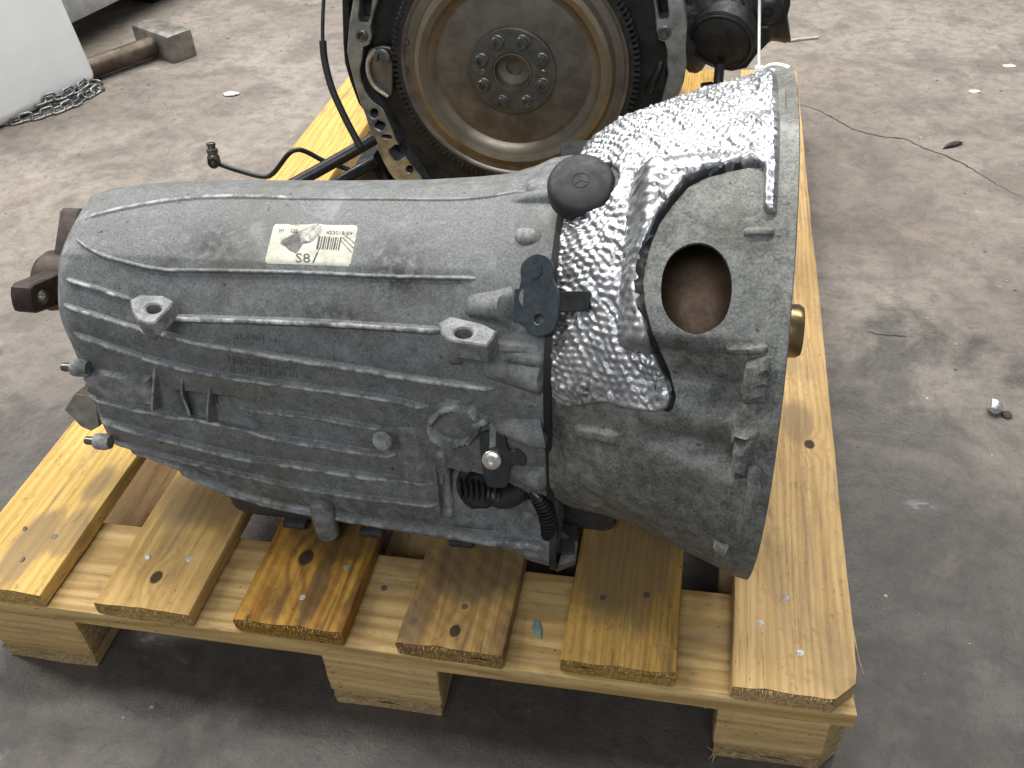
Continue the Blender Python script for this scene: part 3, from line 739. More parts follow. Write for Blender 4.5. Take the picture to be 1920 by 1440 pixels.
def text_on(s, p0, p1, hpx, h, mat, parent, name, skew=(0, 1), lift=0.0):
    cu = bpy.data.curves.new('t', 'FONT'); cu.body = s; cu.extrude = .5; cu.resolution_u = 2
    o = bpy.data.objects.new('t', cu); col.objects.link(o); bpy.context.view_layer.update()
    me = bpy.data.meshes.new_from_object(o.evaluated_get(bpy.context.evaluated_depsgraph_get())); bpy.data.objects.remove(o)
    V = np.array([v.co[:] for v in me.vertices]); F = [tuple(p.vertices) for p in me.polygons]; bpy.data.meshes.remove(me)
    x0, x1 = V[:, 0].min(), V[:, 0].max(); y1 = .70
    p0 = np.array(p0, float); p1 = np.array(p1, float); up = np.array(skew, float) * -hpx
    out = []
    for x, y, z in V:
        q = p0 + (p1 - p0) * (x - x0) / (x1 - x0) + up * y / y1
        a = hit(*q); b = S(a[0], a[1]); nn = Nrm(a[0], a[1]); out.append(b + nn * (lift + (h if z > 0 else -.0004)))
    return mesh_obj(name, out, F, mat, parent, False)

# ---- ribs of the casing
RIBS = [
    ([(144, 449), (182, 475), (255, 497), (313, 507), (383, 508), (547, 511), (700, 518), (800, 521), (891, 522)], .0035, .0030, .5),
    ([(168, 406), (255, 386), (365, 371), (474, 369), (540, 371)], .006, .0016, .6),
    ([(529, 372), (700, 373), (873, 373), (983, 358)], .004, .0012, .2),
    ([(124, 524), (182, 541), (246, 563)], .0045, .0035, 1),
    ([(303, 596), (365, 598), (547, 604), (700, 612), (828, 621)], .0058, .0062, 1),
    ([(120, 572), (182, 592), (255, 614), (279, 625)], .0045, .0035, .9),
    ([(292, 621), (365, 639), (510, 665), (700, 694), (746, 703), (928, 728)], .0050, .0046, .8),
    ([(139, 624), (197, 643), (310, 679), (437, 705), (700, 741), (804, 763)], .0050, .0048, .8),
    ([(171, 741), (255, 763), (365, 785), (474, 808), (560, 825), (691, 846), (744, 853)], .0055, .0058, .7),
    ([(448, 756), (467, 766), (583, 779), (669, 795), (714, 802)], .0045, .0042, .5),
    ([(186, 784), (255, 804), (365, 833), (474, 858), (560, 870), (685, 890), (816, 906)], .0056, .0060, .7),
    ([(204, 822), (292, 848), (437, 884), (560, 911), (685, 931), (822, 947)], .0050, .0040, .5),
    ([(222, 850), (292, 874), (401, 905), (510, 938), (598, 955)], .0065, .0045, .7),
]
for px, w, h, wv in RIBS: rib(px, w * .47, h * .95, wearv=wv)
# the thick rail where the casing meets the oil pan
rib([(300, 893), (401, 917), (510, 947), (610, 962), (700, 974), (779, 987), (904, 1006), (1036, 1026)], .0050, .0065, 'pan_rail', wearv=.6, ends=.015)
pad([(152, 690), (200, 694), (287, 704), (300, 758), (240, 752), (168, 735)], .0055, .004, 'boss')
# three triangular gussets
for a, b in (((290, 688), (302, 762)), ((341, 708), (354, 776)), ((393, 722), (407, 792))):
    rib([a, ((a[0] + b[0]) / 2, (a[1] + b[1]) / 2), b], .0018, .013, 'gusset', hf=lambda t: .1 + .9 * min(1, t * 1.3), wearv=.4, ends=.06)
# bolt bosses fading into the casing towards the bell
half = [(-1.3, -.5), (-1.0, .05), (-.86, .5), (-.5, .87), (0, 1), (.5, .87), (.86, .5), (1.0, .05), (1.3, -.5)]
grow = lambda t: .05 + .95 * min(1, t * 1.25) ** .8
for px, w, h in (([(872, 574), (962, 577)], .0125, .0155), ([(905, 690), (1022, 712)], .012, .010), ([(925, 800), (1026, 815)], .0125, .011), ([(935, 668), (1024, 676)], .006, .006), ([(955, 752), (1026, 764)], .005, .005), ([(935, 882), (1030, 900)], .0115, .009), ([(960, 372), (1052, 366)], .008, .006)):
    rib(px, w, h, 'boss', hf=grow, wearv=.2, ends=.02, prof=half, wf=lambda t: .55 + .45 * t)
pad(smoothpoly([(965, 445), (972, 430), (995, 427), (1014, 434), (1014, 447), (998, 458), (976, 460)], 3), .004, .006)
pad(smoothpoly([(985, 350), (1000, 338), (1030, 338), (1038, 352), (1020, 366), (995, 364)], 3), .003, .006)
# sloped web at the right end of the lower ribs
rib([(760, 800), (775, 850), (778, 905)], .013, .006, 'web', hf=lambda t: .2 + .8 * t, wearv=.15)
rib([(826, 838), (832, 880), (838, 945), (842, 970)], .0055, .0045, 'web', wearv=.5)
# cast ring near the connector
ro = circ_px(853, 793, 53, 44, 40); ri = circ_px(857, 795, 38, 29, 30)
V, F = patch(ro, .0075, .0035, .003, [ri]); mesh_obj('ring_boss', V, F, M['alu'], gb, True, 50, attrs={'wear': np.full(len(V), .55), 'soot': soot_case(V)})
pad(circ_px(857, 795, 37, 28, 24), .0012, .002, 'plug', wearv=.1)
rib([(842, 748), (843, 765)], .004, .006, 'rib', wearv=.3)
rib([(885, 792), (900, 786), (918, 786)], .004, .006, 'rib', wearv=.6)
# round pin standing out of the wall
def stud(u, v, r, ln, mat, name='pin', up=.25, base=-.004, wearv=.4):
    a = hit(u, v); p = S(*a); nn = unit(Nrm(*a) + np.array([0, 0, up])); V, F = lathe([(r * 1.15, base), (r, ln * .35), (r, ln * .92), (r * .88, ln), (.0001, ln * 1.01)], p, nn, 24)
    return mesh_obj(name, V, F, mat, gb, True, 40, attrs={'wear': np.full(len(V), wearv), 'soot': np.zeros(len(V))})
stud(727, 815, .0085, .014, M['alu'])
# post with a domed head astride the pan rail
p0 = S(*hit(612, 962)); p0[2] = .027
V, F = tube([p0 + np.array([0, -.006, -.008]), p0 + np.array([0, -.008, .015]), p0 + np.array([0, -.0065, .026]), p0 + np.array([0, -.004, .034])], .009, 18, 8, rf=lambda t: .0105 if t < .35 else .0095 + .001 * math.sin(t * 3) if t < .86 else .0095 * math.sqrt(max(.02, 1 - ((t - .86) / .145) ** 2)))
mesh_obj('post', V, F, M['alu'], gb, True, 60, attrs={'wear': np.full(len(V), .3), 'soot': np.full(len(V), .3)})
# end ears with bolt tips
for u, v, r in ((150, 690, .0075), (192, 828, .0075)):
    q = at(u, v, 0, .142); V, F = lathe([(r * .92, -.006), (r, -.003), (r, .003), (r * .8, .008)], q, (1, .03, 0), 26)
    mesh_obj('ear', V, F, M['alu'], gb, True, 40, attrs={'wear': np.full(len(V), .5), 'soot': np.zeros(len(V))})
    V, F = lathe([(.0001, -.016), (.0035, -.016), (.004, -.014), (.004, 0)], q, (1, .03, 0), 12); mesh_obj('bolt', V, F, M['bolt'], gb)
# mounting lugs with drilled holes, standing out level
def lug(px, hole, th, z0):
    pl = on_plane(px, (0, 0, z0), (0, -.12, 1)); hl = on_plane(hole, (0, 0, z0), (0, -.12, 1))
    V, F = prism(pl, (0, -.12, 1), th, [hl], .0012); o = mesh_obj('mounting_lug', V, F, M['alu'], gb, True, 35, attrs={'wear': np.full(len(V), .25), 'soot': np.zeros(len(V))})
    d_ = unit((0, -.12, 1)); W, G = prism([p - d_ * (th * .8) for p in hl], d_, .001); mesh_obj('hole_bottom', W, G, M['pan'], o); return o
za = S(*hit(285, 560))[2]
lug([(243, 562), (262, 552), (305, 553), (325, 564), (318, 576), (304, 590), (290, 604), (276, 606), (258, 600), (246, 582)], circ_px(287, 578, 15, 9), .013, za)
zb_ = S(*hit(868, 606))[2]
lug([(822, 605), (845, 592), (905, 606), (932, 620), (924, 634), (912, 648), (880, 643), (852, 640), (836, 634), (826, 622)], circ_px(869, 624, 17.5, 9.5), .016, zb_)
rib([(280, 600), (284, 622), (296, 634)], .006, .010, 'rib', hf=lambda t: 1 - .9 * t, wearv=.3)
rib([(848, 640), (853, 660), (858, 684)], .006, .013, 'rib', hf=lambda t: 1 - .9 * t, wearv=.3)
rib([(905, 645), (960, 652), (1010, 655)], .004, .004, 'rib', hf=lambda t: 1 - .9 * t, wearv=.2)
# oil pan
def oil_pan():
    prof = [(0, .0), (.004, -.003), (.006, -.012), (.013, -.0135)]
    x0, x1, y0, y1 = .235, .538, .112, .292; V = []; F = []
    def loop(ins, z):
        r = .02; P = []
        for (cx, cy, a0) in ((x1 - r, y1 - r, 0), (x0 + r, y1 - r, 90), (x0 + r, y0 + r, 180), (x1 - r, y0 + r, 270)):
            for k in range(7):
                a = R_(a0 + 15 * k); P.append((cx + (r - ins * .9) * math.cos(a), cy + (r - ins * .9) * math.sin(a), z))
        return P
    rows = [(-.006, .034), (-.006, .020), (-.005, .018), (.002, .0165), (.005, .012), (.007, .004), (.010, .0012), (.014, .0004)]
    for ins, z in rows: V += loop(ins, z)
    n = 28
    for k in range(len(rows) - 1):
        for j in range(n): F.append((k * n + j, (k + 1) * n + j, (k + 1) * n + (j + 1) % n, k * n + (j + 1) % n))
    F.append(tuple(j for j in range(n))); F.append(tuple((len(rows) - 1) * n + j for j in range(n))[::-1])
    o = mesh_obj('oil_pan', V, F, M['pan'], gb, True, 40)
    # rim clamps along the near edge
    for x in (.30, .375, .46):
        W, G = rbox((x, y0 - .002, .010), (.022, .014, .007), .0015); mesh_obj('clamp', W, G, M['pan'], o)
        W, G = lathe([(.006, 0), (.006, .005), (.0048, .006), (.0001, .006)], (x, y0 - .004, .0005), (0, -.3, -1), 6); 
    return o
oil_pan()
# drain block and hexagon at the bell end of the pan
q = at(1042, 1045, 2, .008)
V, F = rbox((q[0] + .002, q[1] + .012, .012), (.030, .034, .022), .003); mesh_obj('drain_block', V, F, M['pan'], gb)
V, F = lathe([(.0165, -.004), (.0175, -.002), (.0175, .009), (.0155, .011), (.0095, .0115), (.009, .010), (.0001, .010)], (q[0] + .003, q[1] + .004, .010), (.05, -.25, 1), 6); mesh_obj('hexagon_plug', V, F, M['alu'], gb, True, 25)
V, F = rbox((.572, .235, .062), (.052, .20, .110), .012); mesh_obj('dark_gap_block', V, F, M['pan'], gb)  # dark block added to close the bright gap beneath the bell
# gasket line between casing and bell
V, F = skin(np.array([.5475, .5478, .5532, .5536]), phs, lambda X, P: S(np.full_like(X, .5495), P, np.where((X > .5477) & (X < .5533), .0022, -.004)) + np.stack([X - .5495, 0 * X, 0 * X], -1))
mesh_obj('gasket', V, F, M['gasket'], gb, True, 30)
# flange of the bell, with bolt bosses behind it
ringp = [(.188, .6985), (.1968, .6990), (.1975, .6995), (.1980, .7066), (.1972, .7072), (.178, .7072), (.176, .7060), (.176, .6990), (.188, .6985)]
V, F = lathe([(r, x) for r, x in ringp], (0, YC, ZC), (1, 0, 0), 160, caps=False)
fl_o = mesh_obj('bell_flange', V, F, M['bell'], gb, True, 35)
pads = [([(1396, 674), (1446, 664), (1442, 745), (1434, 758), (1394, 758)], .008), ([(1378, 828), (1410, 826), (1404, 895), (1374, 900)], .008), ([(1369, 803), (1400, 800), (1424, 806), (1422, 822), (1371, 824)], .010), ([(1338, 1012), (1370, 1024), (1372, 1052), (1336, 1046)], .006)]
for px, h in pads:
    pad(px, h, .004, 'ledge', M['bell'], 0, step=.003)
rib([(1395, 438), (1420, 436), (1452, 437)], .003, .003, 'rib', mat=M['bell'], wearv=0)
rib([(1360, 652), (1400, 656), (1440, 655)], .003, .003, 'rib', mat=M['bell'], wearv=0)
rib([(1412, 870), (1404, 950), (1392, 1020)], .0035, .003, 'rib', mat=M['bell'], wearv=0)
rib([(1080, 808), (1120, 815), (1160, 822)], .005, .004, 'rib', mat=M['bell'], wearv=.0)
# torque converter inside the bell, its snout standing out beyond the flange
V, F = lathe([(.0001, .59), (.09, .595), (.125, .605), (.137, .625), (.137, .672), (.132, .686), (.105, .694), (.06, .699), (.024, .701), (.0001, .7015)], (0, YC, ZC), (1, 0, 0), 72)
tc = mesh_obj('torque_converter', V, F, M['brown'], gb, True, 35)
M['snout'] = simple('polished_brassy_steel', (.24, .17, .085), .28, .9, .3, 90, .1)
V, F = lathe([(.0235, .700), (.0215, .704), (.0215, .716), (.0205, .717), (.0205, .719), (.0218, .720), (.0218, .733), (.0195, .7365), (.0155, .737), (.015, .732), (.0001, .731)], (0, YC, ZC), (1, 0, 0), 56); mesh_obj('pilot_snout', V, F, M['snout'], tc, True, 35)

# ---- heat shield of embossed foil
vis = [(1466, 190), (1470, 250), (1472, 290), (1471, 333), (1464, 391), (1455, 402), (1437, 402), (1430, 389), (1432, 340), (1431, 318), (1420, 310), (1402, 308), (1358, 317), (1321, 326), (1286, 342), (1257, 377), (1233, 409), (1216, 450), (1204, 494), (1200, 530), (1204, 575), (1216, 622), (1232, 660), (1250, 702), (1261, 745), (1254, 765), (1234, 771), (1195, 767), (1168, 761), (1140, 752), (1105, 756), (1066, 760), (1048, 752), (1040, 735), (1039, 690), (1043, 600), (1050, 520), (1058, 440), (1066, 412), (1100, 402), (1140, 388), (1160, 352), (1163, 328), (1148, 313)]
vv = [hit(*p) for p in resample(vis, 4)]
for q in vv: q[0] = min(max(q[0], .5545), .6945)
ph_t = vv[0][1]; x_r = vv[0][0]
far = [np.array([x_r + (.6915 - x_r) * min(1, k * .3), ph_t + (2.75 - ph_t) * 0 + k * .06]) for k in range(0)]
phl = vv[-1][1]
shp = [np.array([.5565 + .0, ph]) for ph in np.linspace(2.6, phl + .02, 26)]          # left edge, far side -> cap notch
back = [np.array([x, 2.62 + .10 * math.sin((x - .55) * 40)]) for x in np.linspace(.6940, .5585, 26)]
edge_r = [np.array([x_r + (.6940 - x_r) * min(1, (ph - ph_t) * 3), ph]) for ph in np.linspace(ph_t + .03, 2.60, 30)]
shape = vv + shp[::-1] + [b for b in back[::-1]] + edge_r[::-1]
def foil(B, X, ph, d):
    out = np.zeros(len(B)); a = X; b = ph * .165; s = .0060
    u = a + .0012 * np.sin(b * 170) + .0010 * np.sin(a * 210 + b * 90); w = b + .0012 * np.sin(a * 190 + 1)
    row = np.round(w / (s * .87)); uu = (u + (row % 2) * s * .5) / s; du = (uu - np.round(uu)) * s; dw = w - row * s * .87
    rr = np.sqrt(du ** 2 + dw ** 2); dim = np.exp(-(rr / .0017) ** 2)
    # neighbouring rows, so that bumps stay round at the row borders
    rnd = np.array([mnoise.noise(Vector((x * 14, y * 14, 5.0))) for x, y in zip(a, b)]); am = .5 + .5 * sst(rnd, -.35, .4)
    cr = np.array([mnoise.noise(Vector((x * 95, y * 95, 0.0))) for x, y in zip(a, b)])
    cr2 = np.array([mnoise.noise(Vector((x * 230, y * 260 + x * 90, 9.0))) for x, y in zip(a, b)])
    big = np.array([mnoise.noise(Vector((x * 30 + y * 22, y * 34 - x * 10, 3.0))) for x, y in zip(a, b)])
    rg = np.array([1 - abs(mnoise.noise(Vector(((x + y * .8) * 75, (y - x * .8) * 22, 1.0)))) * 2.2 for x, y in zip(a, b)])
    flat_ = sst(X, .674, .680) * sst(ph, 1.06, 1.00)
    out = (.0021 * dim * am + .0006 * cr + .0011 * cr2 + .0013 * np.clip(rg, 0, 1) ** 3) * (1 - .9 * flat_) + .0016 * big
    return out * sst(d, 0, .003) + .0012 * sst(d, .0045, .001) * (.4 + .6 * cr)
V, F = patch([tuple(q) for q in shape], .0042, .0022, .0036, sub=2, disp=foil, param=True)
X_, Z_ = V[:, 0], V[:, 2]; ss = np.zeros(len(V))
for (u, v, r, k) in ((1110, 735, .030, 1.0), (1085, 745, .022, .9), (1160, 745, .022, .75), (1240, 740, .016, .8), (1215, 620, .016, .75), (1200, 560, .010, .6), (1145, 330, .008, .9)):
    c = S(*hit(u, v)); ss = np.maximum(ss, k * np.exp(-(((V - c) ** 2).sum(1)) / r ** 2 * 1.6))
strip_o = [(1431, 322), (1418, 316), (1402, 315), (1360, 324), (1324, 334), (1291, 351), (1262, 385), (1239, 416), (1222, 455), (1210, 497), (1206, 531), (1210, 573), (1222, 618), (1238, 657), (1257, 700), (1268, 745), (1261, 768), (1250, 774)]
strip_i = [(1215, 740), (1215, 690), (1190, 620), (1180, 540), (1190, 450), (1230, 370), (1280, 320), (1340, 300), (1425, 296)]
V2, F2 = patch(strip_o + strip_i, .0035, .0012, .003); ins = mesh_obj('shield_dark_edge', V2, F2, M['gasket'], gb, True, 50)  # dark strip added along the foil's inner edge
shield = mesh_obj('heat_shield', V, F, M['shield'], gb, True, 180, attrs={'soot': ss})
tag(shield, 'dimpled silver foil heat shield, sooty at its lower edge')

# ---- black breather cap with the embossed ring emblem
ca = hit(1085, 372); cp = S(*ca); cn = unit(np.array([.02, -.50, .86])); cpos = cp + cn * .004
c0 = on_plane([(1090, 350)], cpos + cn * .012, cn)[0] - cn * .012
prof = [(.015, -.012), (.017, .002), (.0232, .003), (.0242, .005), (.0240, .0145), (.0228, .0178), (.0200, .0196), (.012, .0206), (.0001, .0208)]
V, F = lathe(prof, c0, cn, 64); cap = mesh_obj('breather_cap', V, F, M['black'], gb, True, 50)
tag(cap, 'round black rubber cap beside the foil shield')
ea, eb, ec = frame(cn); ecen = c0 + cn * .0205
tor = []
def torus(c, ax, Rr, r, n=32, m=8):
    a, b, cc = frame(ax); V = []; F = []
    for i in range(n):
        t = 2 * math.pi * i / n; dv = math.cos(t) * a + math.sin(t) * b
        for j in range(m): s_ = 2 * math.pi * j / m; V.append(np.asarray(c) + dv * (Rr + r * math.cos(s_)) + cc * r * math.sin(s_))
    for i in range(n):
        for j in range(m): F.append((i * m + j, ((i + 1) % n) * m + j, ((i + 1) % n) * m + (j + 1) % m, i * m + (j + 1) % m))
    return V, F
prt = [torus(ecen, cn, .0058, .00055)]
for k in range(3):
    t = 2 * math.pi * k / 3 + R_(100); dv = math.cos(t) * ea + math.sin(t) * eb
    prt.append(tube([ecen, ecen + dv * .003, ecen + dv * .0058], .0006, 6, 1))
V, F = merge(*prt); mesh_obj('emblem', V, F, M['black'], cap)
# dark tab standing up behind the cap
V, F = prism(on_plane([(1050, 268), (1058, 265), (1112, 261), (1106, 290), (1052, 296)], S(*hit(1080, 300)) + np.array([0, .01, .004]), (0, -.6, .8)), (0, -.6, .8), .002); mesh_obj('shield_tab', V, F, M['blackm'], gb)

# ---- blued bracket plate
a = hit(1008, 560); bn = unit(Nrm(a[0] - .02, a[1]) + np.array([0, -.12, .05])); bp = S(*a) + bn * .0125
bpx = smoothpoly([(975, 505), (982, 489), (1003, 476), (1026, 480), (1036, 498), (1036, 520), (1046, 545), (1049, 562), (1045, 590), (1041, 612), (1031, 625), (1010, 631), (990, 624), (981, 608), (966, 603), (965, 575), (972, 542), (976, 525)], 4)
V, F = prism(on_plane(bpx, bp, bn), bn, .0022, [on_plane(circ_px(1010, 599, 9, 9.5, 16), bp, bn)]); br = mesh_obj('bracket', V, F, M['bracket'], gb, True, 35)
V, F = prism(on_plane([(964, 541), (971, 541), (966, 604), (961, 603)], bp - bn * .0012, bn), bn, .011); mesh_obj('bracket_lip', V, F, M['bracket'], br, True, 30)
V, F = prism(on_plane([(1046, 546), (1104, 545), (1107, 551), (1102, 583), (1046, 585)], bp - bn * .001, bn), bn, .0024); mesh_obj('bracket_tab', V, F, M['blackp'], br, True, 30)
V, F = lathe([(.006, 0), (.006, .0004), (.0001, .0005)], on_plane([(1003, 506)], bp + bn * .0001, bn)[0], bn, 24); mesh_obj('stamp', V, F, M['bracket'], br)
V, F = tube([bp - bn * .016 + np.array([-.012, 0, .002]), bp - bn * .009 + np.array([-.004, 0, 0]), bp - bn * .003], .008, 16, 4); mesh_obj('spacer', V, F, M['alu'], br)

# ---- clip with screw, connector and ribbed conduit
a = hit(925, 850); cn2 = unit(np.array([.02, -.88, .45])); cpz = S(*a) + cn2 * .016
cl = smoothpoly([(901, 812), (935, 808), (948, 822), (955, 845), (978, 840), (986, 858), (982, 874), (958, 872), (953, 905), (944, 915), (914, 911), (905, 880), (900, 840)], 3)
V, F = prism(on_plane(cl, cpz, cn2), cn2, .003); clip = mesh_obj('clip', V, F, M['blackp'], gb, True, 35)
V, F = prism(on_plane([(918, 782), (931, 778), (930, 838), (917, 842)], cpz + cn2 * .001, cn2), cn2, .014); mesh_obj('clip_fin', V, F, M['alu'], clip, True, 30)
sp_ = on_plane([(923, 861)], cpz + cn2 * .0006, cn2)[0]
V, F = lathe([(.0076, 0), (.0078, .001), (.0076, .0035), (.0066, .0044), (.0036, .0046), (.0032, .0022), (.0001, .0022)], sp_, cn2, 28); mesh_obj('screw', V, F, M['zinc'], clip, True, 40)
bay = at(905, 918, 1, .106)
V, F = lathe([(.023, -.012), (.024, .004), (.022, .008), (.017, .009), (.0165, .014), (.014, .016), (.0001, .0165)], bay + np.array([0, .006, 0]), (0, -.9, .42), 40); con = mesh_obj('connector', V, F, M['blackp'], gb, True, 35)
cnn = unit((0, -.9, .42))
for k in range(-3, 4):
    c = bay + np.array([.005 * k, -.012, .012]); V, F = rbox(c, (.0014, .007, .020), .0004); mesh_obj('connector_rib', V, F, M['blackp'], con)
V, F = torus(bay + np.array([0, .002, 0]), cnn, .031, .0022, 48, 8); mesh_obj('connector_seal', V, F, M['pan'], con)
cpts = [at(940, 905, 1, .108), at(972, 912, 1, .100), at(1000, 922, 1, .092), at(1020, 950, 1, .086), at(1030, 985, 1, .083), at(1029, 1003, 1, .082)]
P = catmull(cpts, 40); V, F = tube(P, .0072, 18, 1, rf=lambda t: .0068 + .0009 * (1 if math.sin(t * len(P) * .95) > 0 else -1), caps=False)
cdt_o = mesh_obj('conduit', V, F, M['blackp'], gb, True, 30)
V, F = tube(P, .0050, 12, 1); mesh_obj('wire_bundle', V, F, M['grease'], cdt_o)
for k in range(4):
    e0 = P[-1]; o_ = np.array([math.cos(k * 1.7) * .003, math.sin(k * 1.7) * .003, 0]); V, F = tube([P[-8] + o_, e0 + o_, e0 + o_ * 1.2 + np.array([0, -.001, -.002 - .001 * k])], .0011, 6, 3); mesh_obj('wire_end', V, F, M['blackm'], cdt_o)
V, F = tube([at(918, 925, 1, .10), at(945, 935, 1, .097), at(968, 925, 1, .096), at(985, 915, 1, .097)], .009, 12, 6); mesh_obj('boot', V, F, M['grease'], gb)

# ---- three-armed output flange on the tail shaft
V, F = lathe([(.024, .06), (.028, .066), (.026, .080), (.026, .120), (.040, .128), (.040, .145)], (0, YC, ZC), (1, 0, 0), 40); mesh_obj('output_shaft', V, F, M['rust'], gb, True, 35)
def yoke_arm(phi, x0, x1, r0, r1, w):
    a = R_(phi); er = np.array([0, -math.cos(a), math.sin(a)]); et = np.array([0, math.sin(a), math.cos(a)]); out = []
    loc = [(r0, -w * 1.1), (r1 - w * .55, -w), (r1 - w * .15, -w * .8), (r1, -w * .35), (r1, w * .35), (r1 - w * .15, w * .8), (r1 - w * .55, w), (r0, w * 1.1)]
    o = np.array([x1, YC, ZC]); poly = [o + er * r + et * t for r, t in loc]; hole = [o + er * (r1 - .017 + .0062 * math.cos(q)) + et * .0062 * math.sin(q) for q in np.linspace(0, 2 * math.pi, 18, False)]
    V, F = prism(poly, (1, 0, 0), x1 - x0, [hole], .0015); arm = mesh_obj('flange_arm', V, F, M['rust'], gb, True, 35)
    V, F = lathe([(.0058, -.002), (.0062, 0), (.0062, x1 - x0 - .002), (.0045, x1 - x0 - .002), (.0045, -.002)], o + er * (r1 - .017) - np.array([x1 - x0, 0, 0]) + np.array([.001, 0, 0]), (1, 0, 0), 18, caps=False)
    mesh_obj('bush', V, F, M['zinc'], arm)
yoke_arm(20, .074, .092, .02, .068, .0130); yoke_arm(134, .074, .092, .02, .068, .0130); yoke_arm(254, .074, .092, .02, .068, .0130)
# olive bracket under the tail end
V, F = prism(on_plane([(121, 768), (140, 738), (178, 745), (186, 800), (170, 808), (152, 800)], (.14, .13, .10), (.35, -.8, .45)), (.35, -.8, .45), .05); mesh_obj('tail_bracket', V, F, M['plastic'], gb, True, 30)

# ---- cast lettering and the torn paper label
text_on('51.5404 F4', (439, 634), (518, 643), 10, .0011, M['alu'], gb, 'cast_lettering')
text_on('MERCEDES-BENZ', (428, 679), (556, 695), 11, .0011, M['alu'], gb, 'cast_lettering')
text_on('R 230 271 05 01', (432, 693), (557, 708), 10, .0011, M['alu'], gb, 'cast_lettering')
ec_ = hit(420, 672); ep = S(*ec_); en = Nrm(*ec_); prt = [torus(ep + en * .0002, en, .0032, .0005, 24, 6)]
a_, b_, _ = frame(en)
for k in range(3): t = 2 * math.pi * k / 3 + .5; prt.append(tube([ep + en * .0003, ep + en * .0003 + (math.cos(t) * a_ + math.sin(t) * b_) * .0032], .0005, 5, 1))
V, F = merge(*prt); mesh_obj('cast_emblem', V, F, M['alu'], gb)
def label_mat():
    t = NT('stained_paper'); f = t.noise(t.co, 120, 5, .7); s = t.noise(t.scl(t.co, (200, 600, 600)), 1, 3, .6)
    cc = t.mix(t.ramp(f, .4, .7), (.50, .50, .42), (.38, .37, .29)); cc = t.mix(t.ramp(t.noise(t.co, 60, 4), .6, .72, 0, .8), cc, (.17, .15, .11)); cc = t.mix(t.ramp(s, .58, .7, 0, .4), cc, (.3, .29, .26))
    return t.fin(cc, .6, 0, t.bump(f, .2, .0005))
M['label'] = label_mat()
lab = [(517, 420), (540, 420), (546, 422), (556, 421), (578, 421), (598, 419), (604, 421), (620, 422), (667, 422), (671, 426), (670, 432), (657, 494), (653, 499.5), (580, 496.5), (500, 494), (496.6, 489), (502, 468), (513, 424)]
tear = [(525, 456), (528, 450), (536, 446), (548, 440), (560, 434), (574, 430), (581, 426), (588, 421.5), (603, 423.5), (604, 432), (598, 441), (590, 449), (583, 455), (566, 458), (565, 464), (560, 471), (555, 476), (549, 473), (541, 470), (536, 463), (529, 461)]
V, F = patch(lab, .0005, .0004, .003, [tear]); lb = mesh_obj('label', V, F, M['label'], gb, True, 50); tag(lb, 'torn white paper label with barcode')
M['glue'] = simple('grey_glue_residue', (.115, .11, .10), .7, 0, .5, 180, .4, 300)
V, F = patch([(528, 455), (537, 447), (560, 436), (563, 448), (564, 462), (555, 474), (542, 468)], .00025, .0002, .003); mesh_obj('glue_patch', V, F, M['glue'], lb)
M['paper2'] = simple('scuffed_paper', (.36, .35, .31), .65, 0, .35, 260, .5, 200)
V, F = patch([(562, 436), (576, 430), (588, 422.5), (602, 424), (603, 432), (597, 441), (589, 449), (581, 455), (566, 456)], .0007, .0003, .0018, disp=lambda B, X, ph, d: .0009 * np.maximum(0, np.sin(X * 2600 + ph * 190)) * sst(d, 0, .002)); mesh_obj('crumpled_scrap', V, F, M['paper2'], lb)
text_on('453018 09', (612, 440), (661, 441.5), 6.6, .0004, M['ink'], lb, 'print', lift=.0003)
text_on('220', (545, 436), (558, 436.5), 6.5, .0004, M['ink'], lb, 'print', lift=.0003)
text_on('2M', (523, 436), (533, 436.3), 6.0, .0004, M['ink'], lb, 'print', lift=.0003)
text_on('S8', (555, 492), (582, 493), 17, .0004, M['ink'], lb, 'print', lift=.0003)
text_on('/', (586, 493), (597, 493.5), 19, .0004, M['ink'], lb, 'print', lift=.0003)
xb = 597
for wd, gp in ((4, 2), (2.2, 2.4), (3, 2), (1.3, 2.2), (3, 2.4), (1.3, 2), (1.6, 2.2), (2.8, 2.2), (1.4, 2.6), (2.4, 2)):
    k = (xb - 597) * .06
    V, F = patch([(xb + 1, 443 + k), (xb + wd + 1, 443 + k), (xb + wd - 4, 468 + k), (xb - 4, 468 + k)], .0008, 0, .004, dense=3); mesh_obj('barcode_bar', V, F, M['ink'], lb); xb += wd + gp
for (a0, b0) in (((640, 444), (664, 466)), ((638, 450), (660, 474)), ((648, 442), (666, 457)), ((600, 465), (587, 492))):
    a0 = np.array(a0, float); b0 = np.array(b0, float); w_ = np.array([.45, -.3]); V, F = patch([tuple(a0 - w_), tuple(a0 + w_), tuple(b0 + w_), tuple(b0 - w_)], .0008, 0, .004, dense=4); mesh_obj('scratch', V, F, M['ink'], lb)

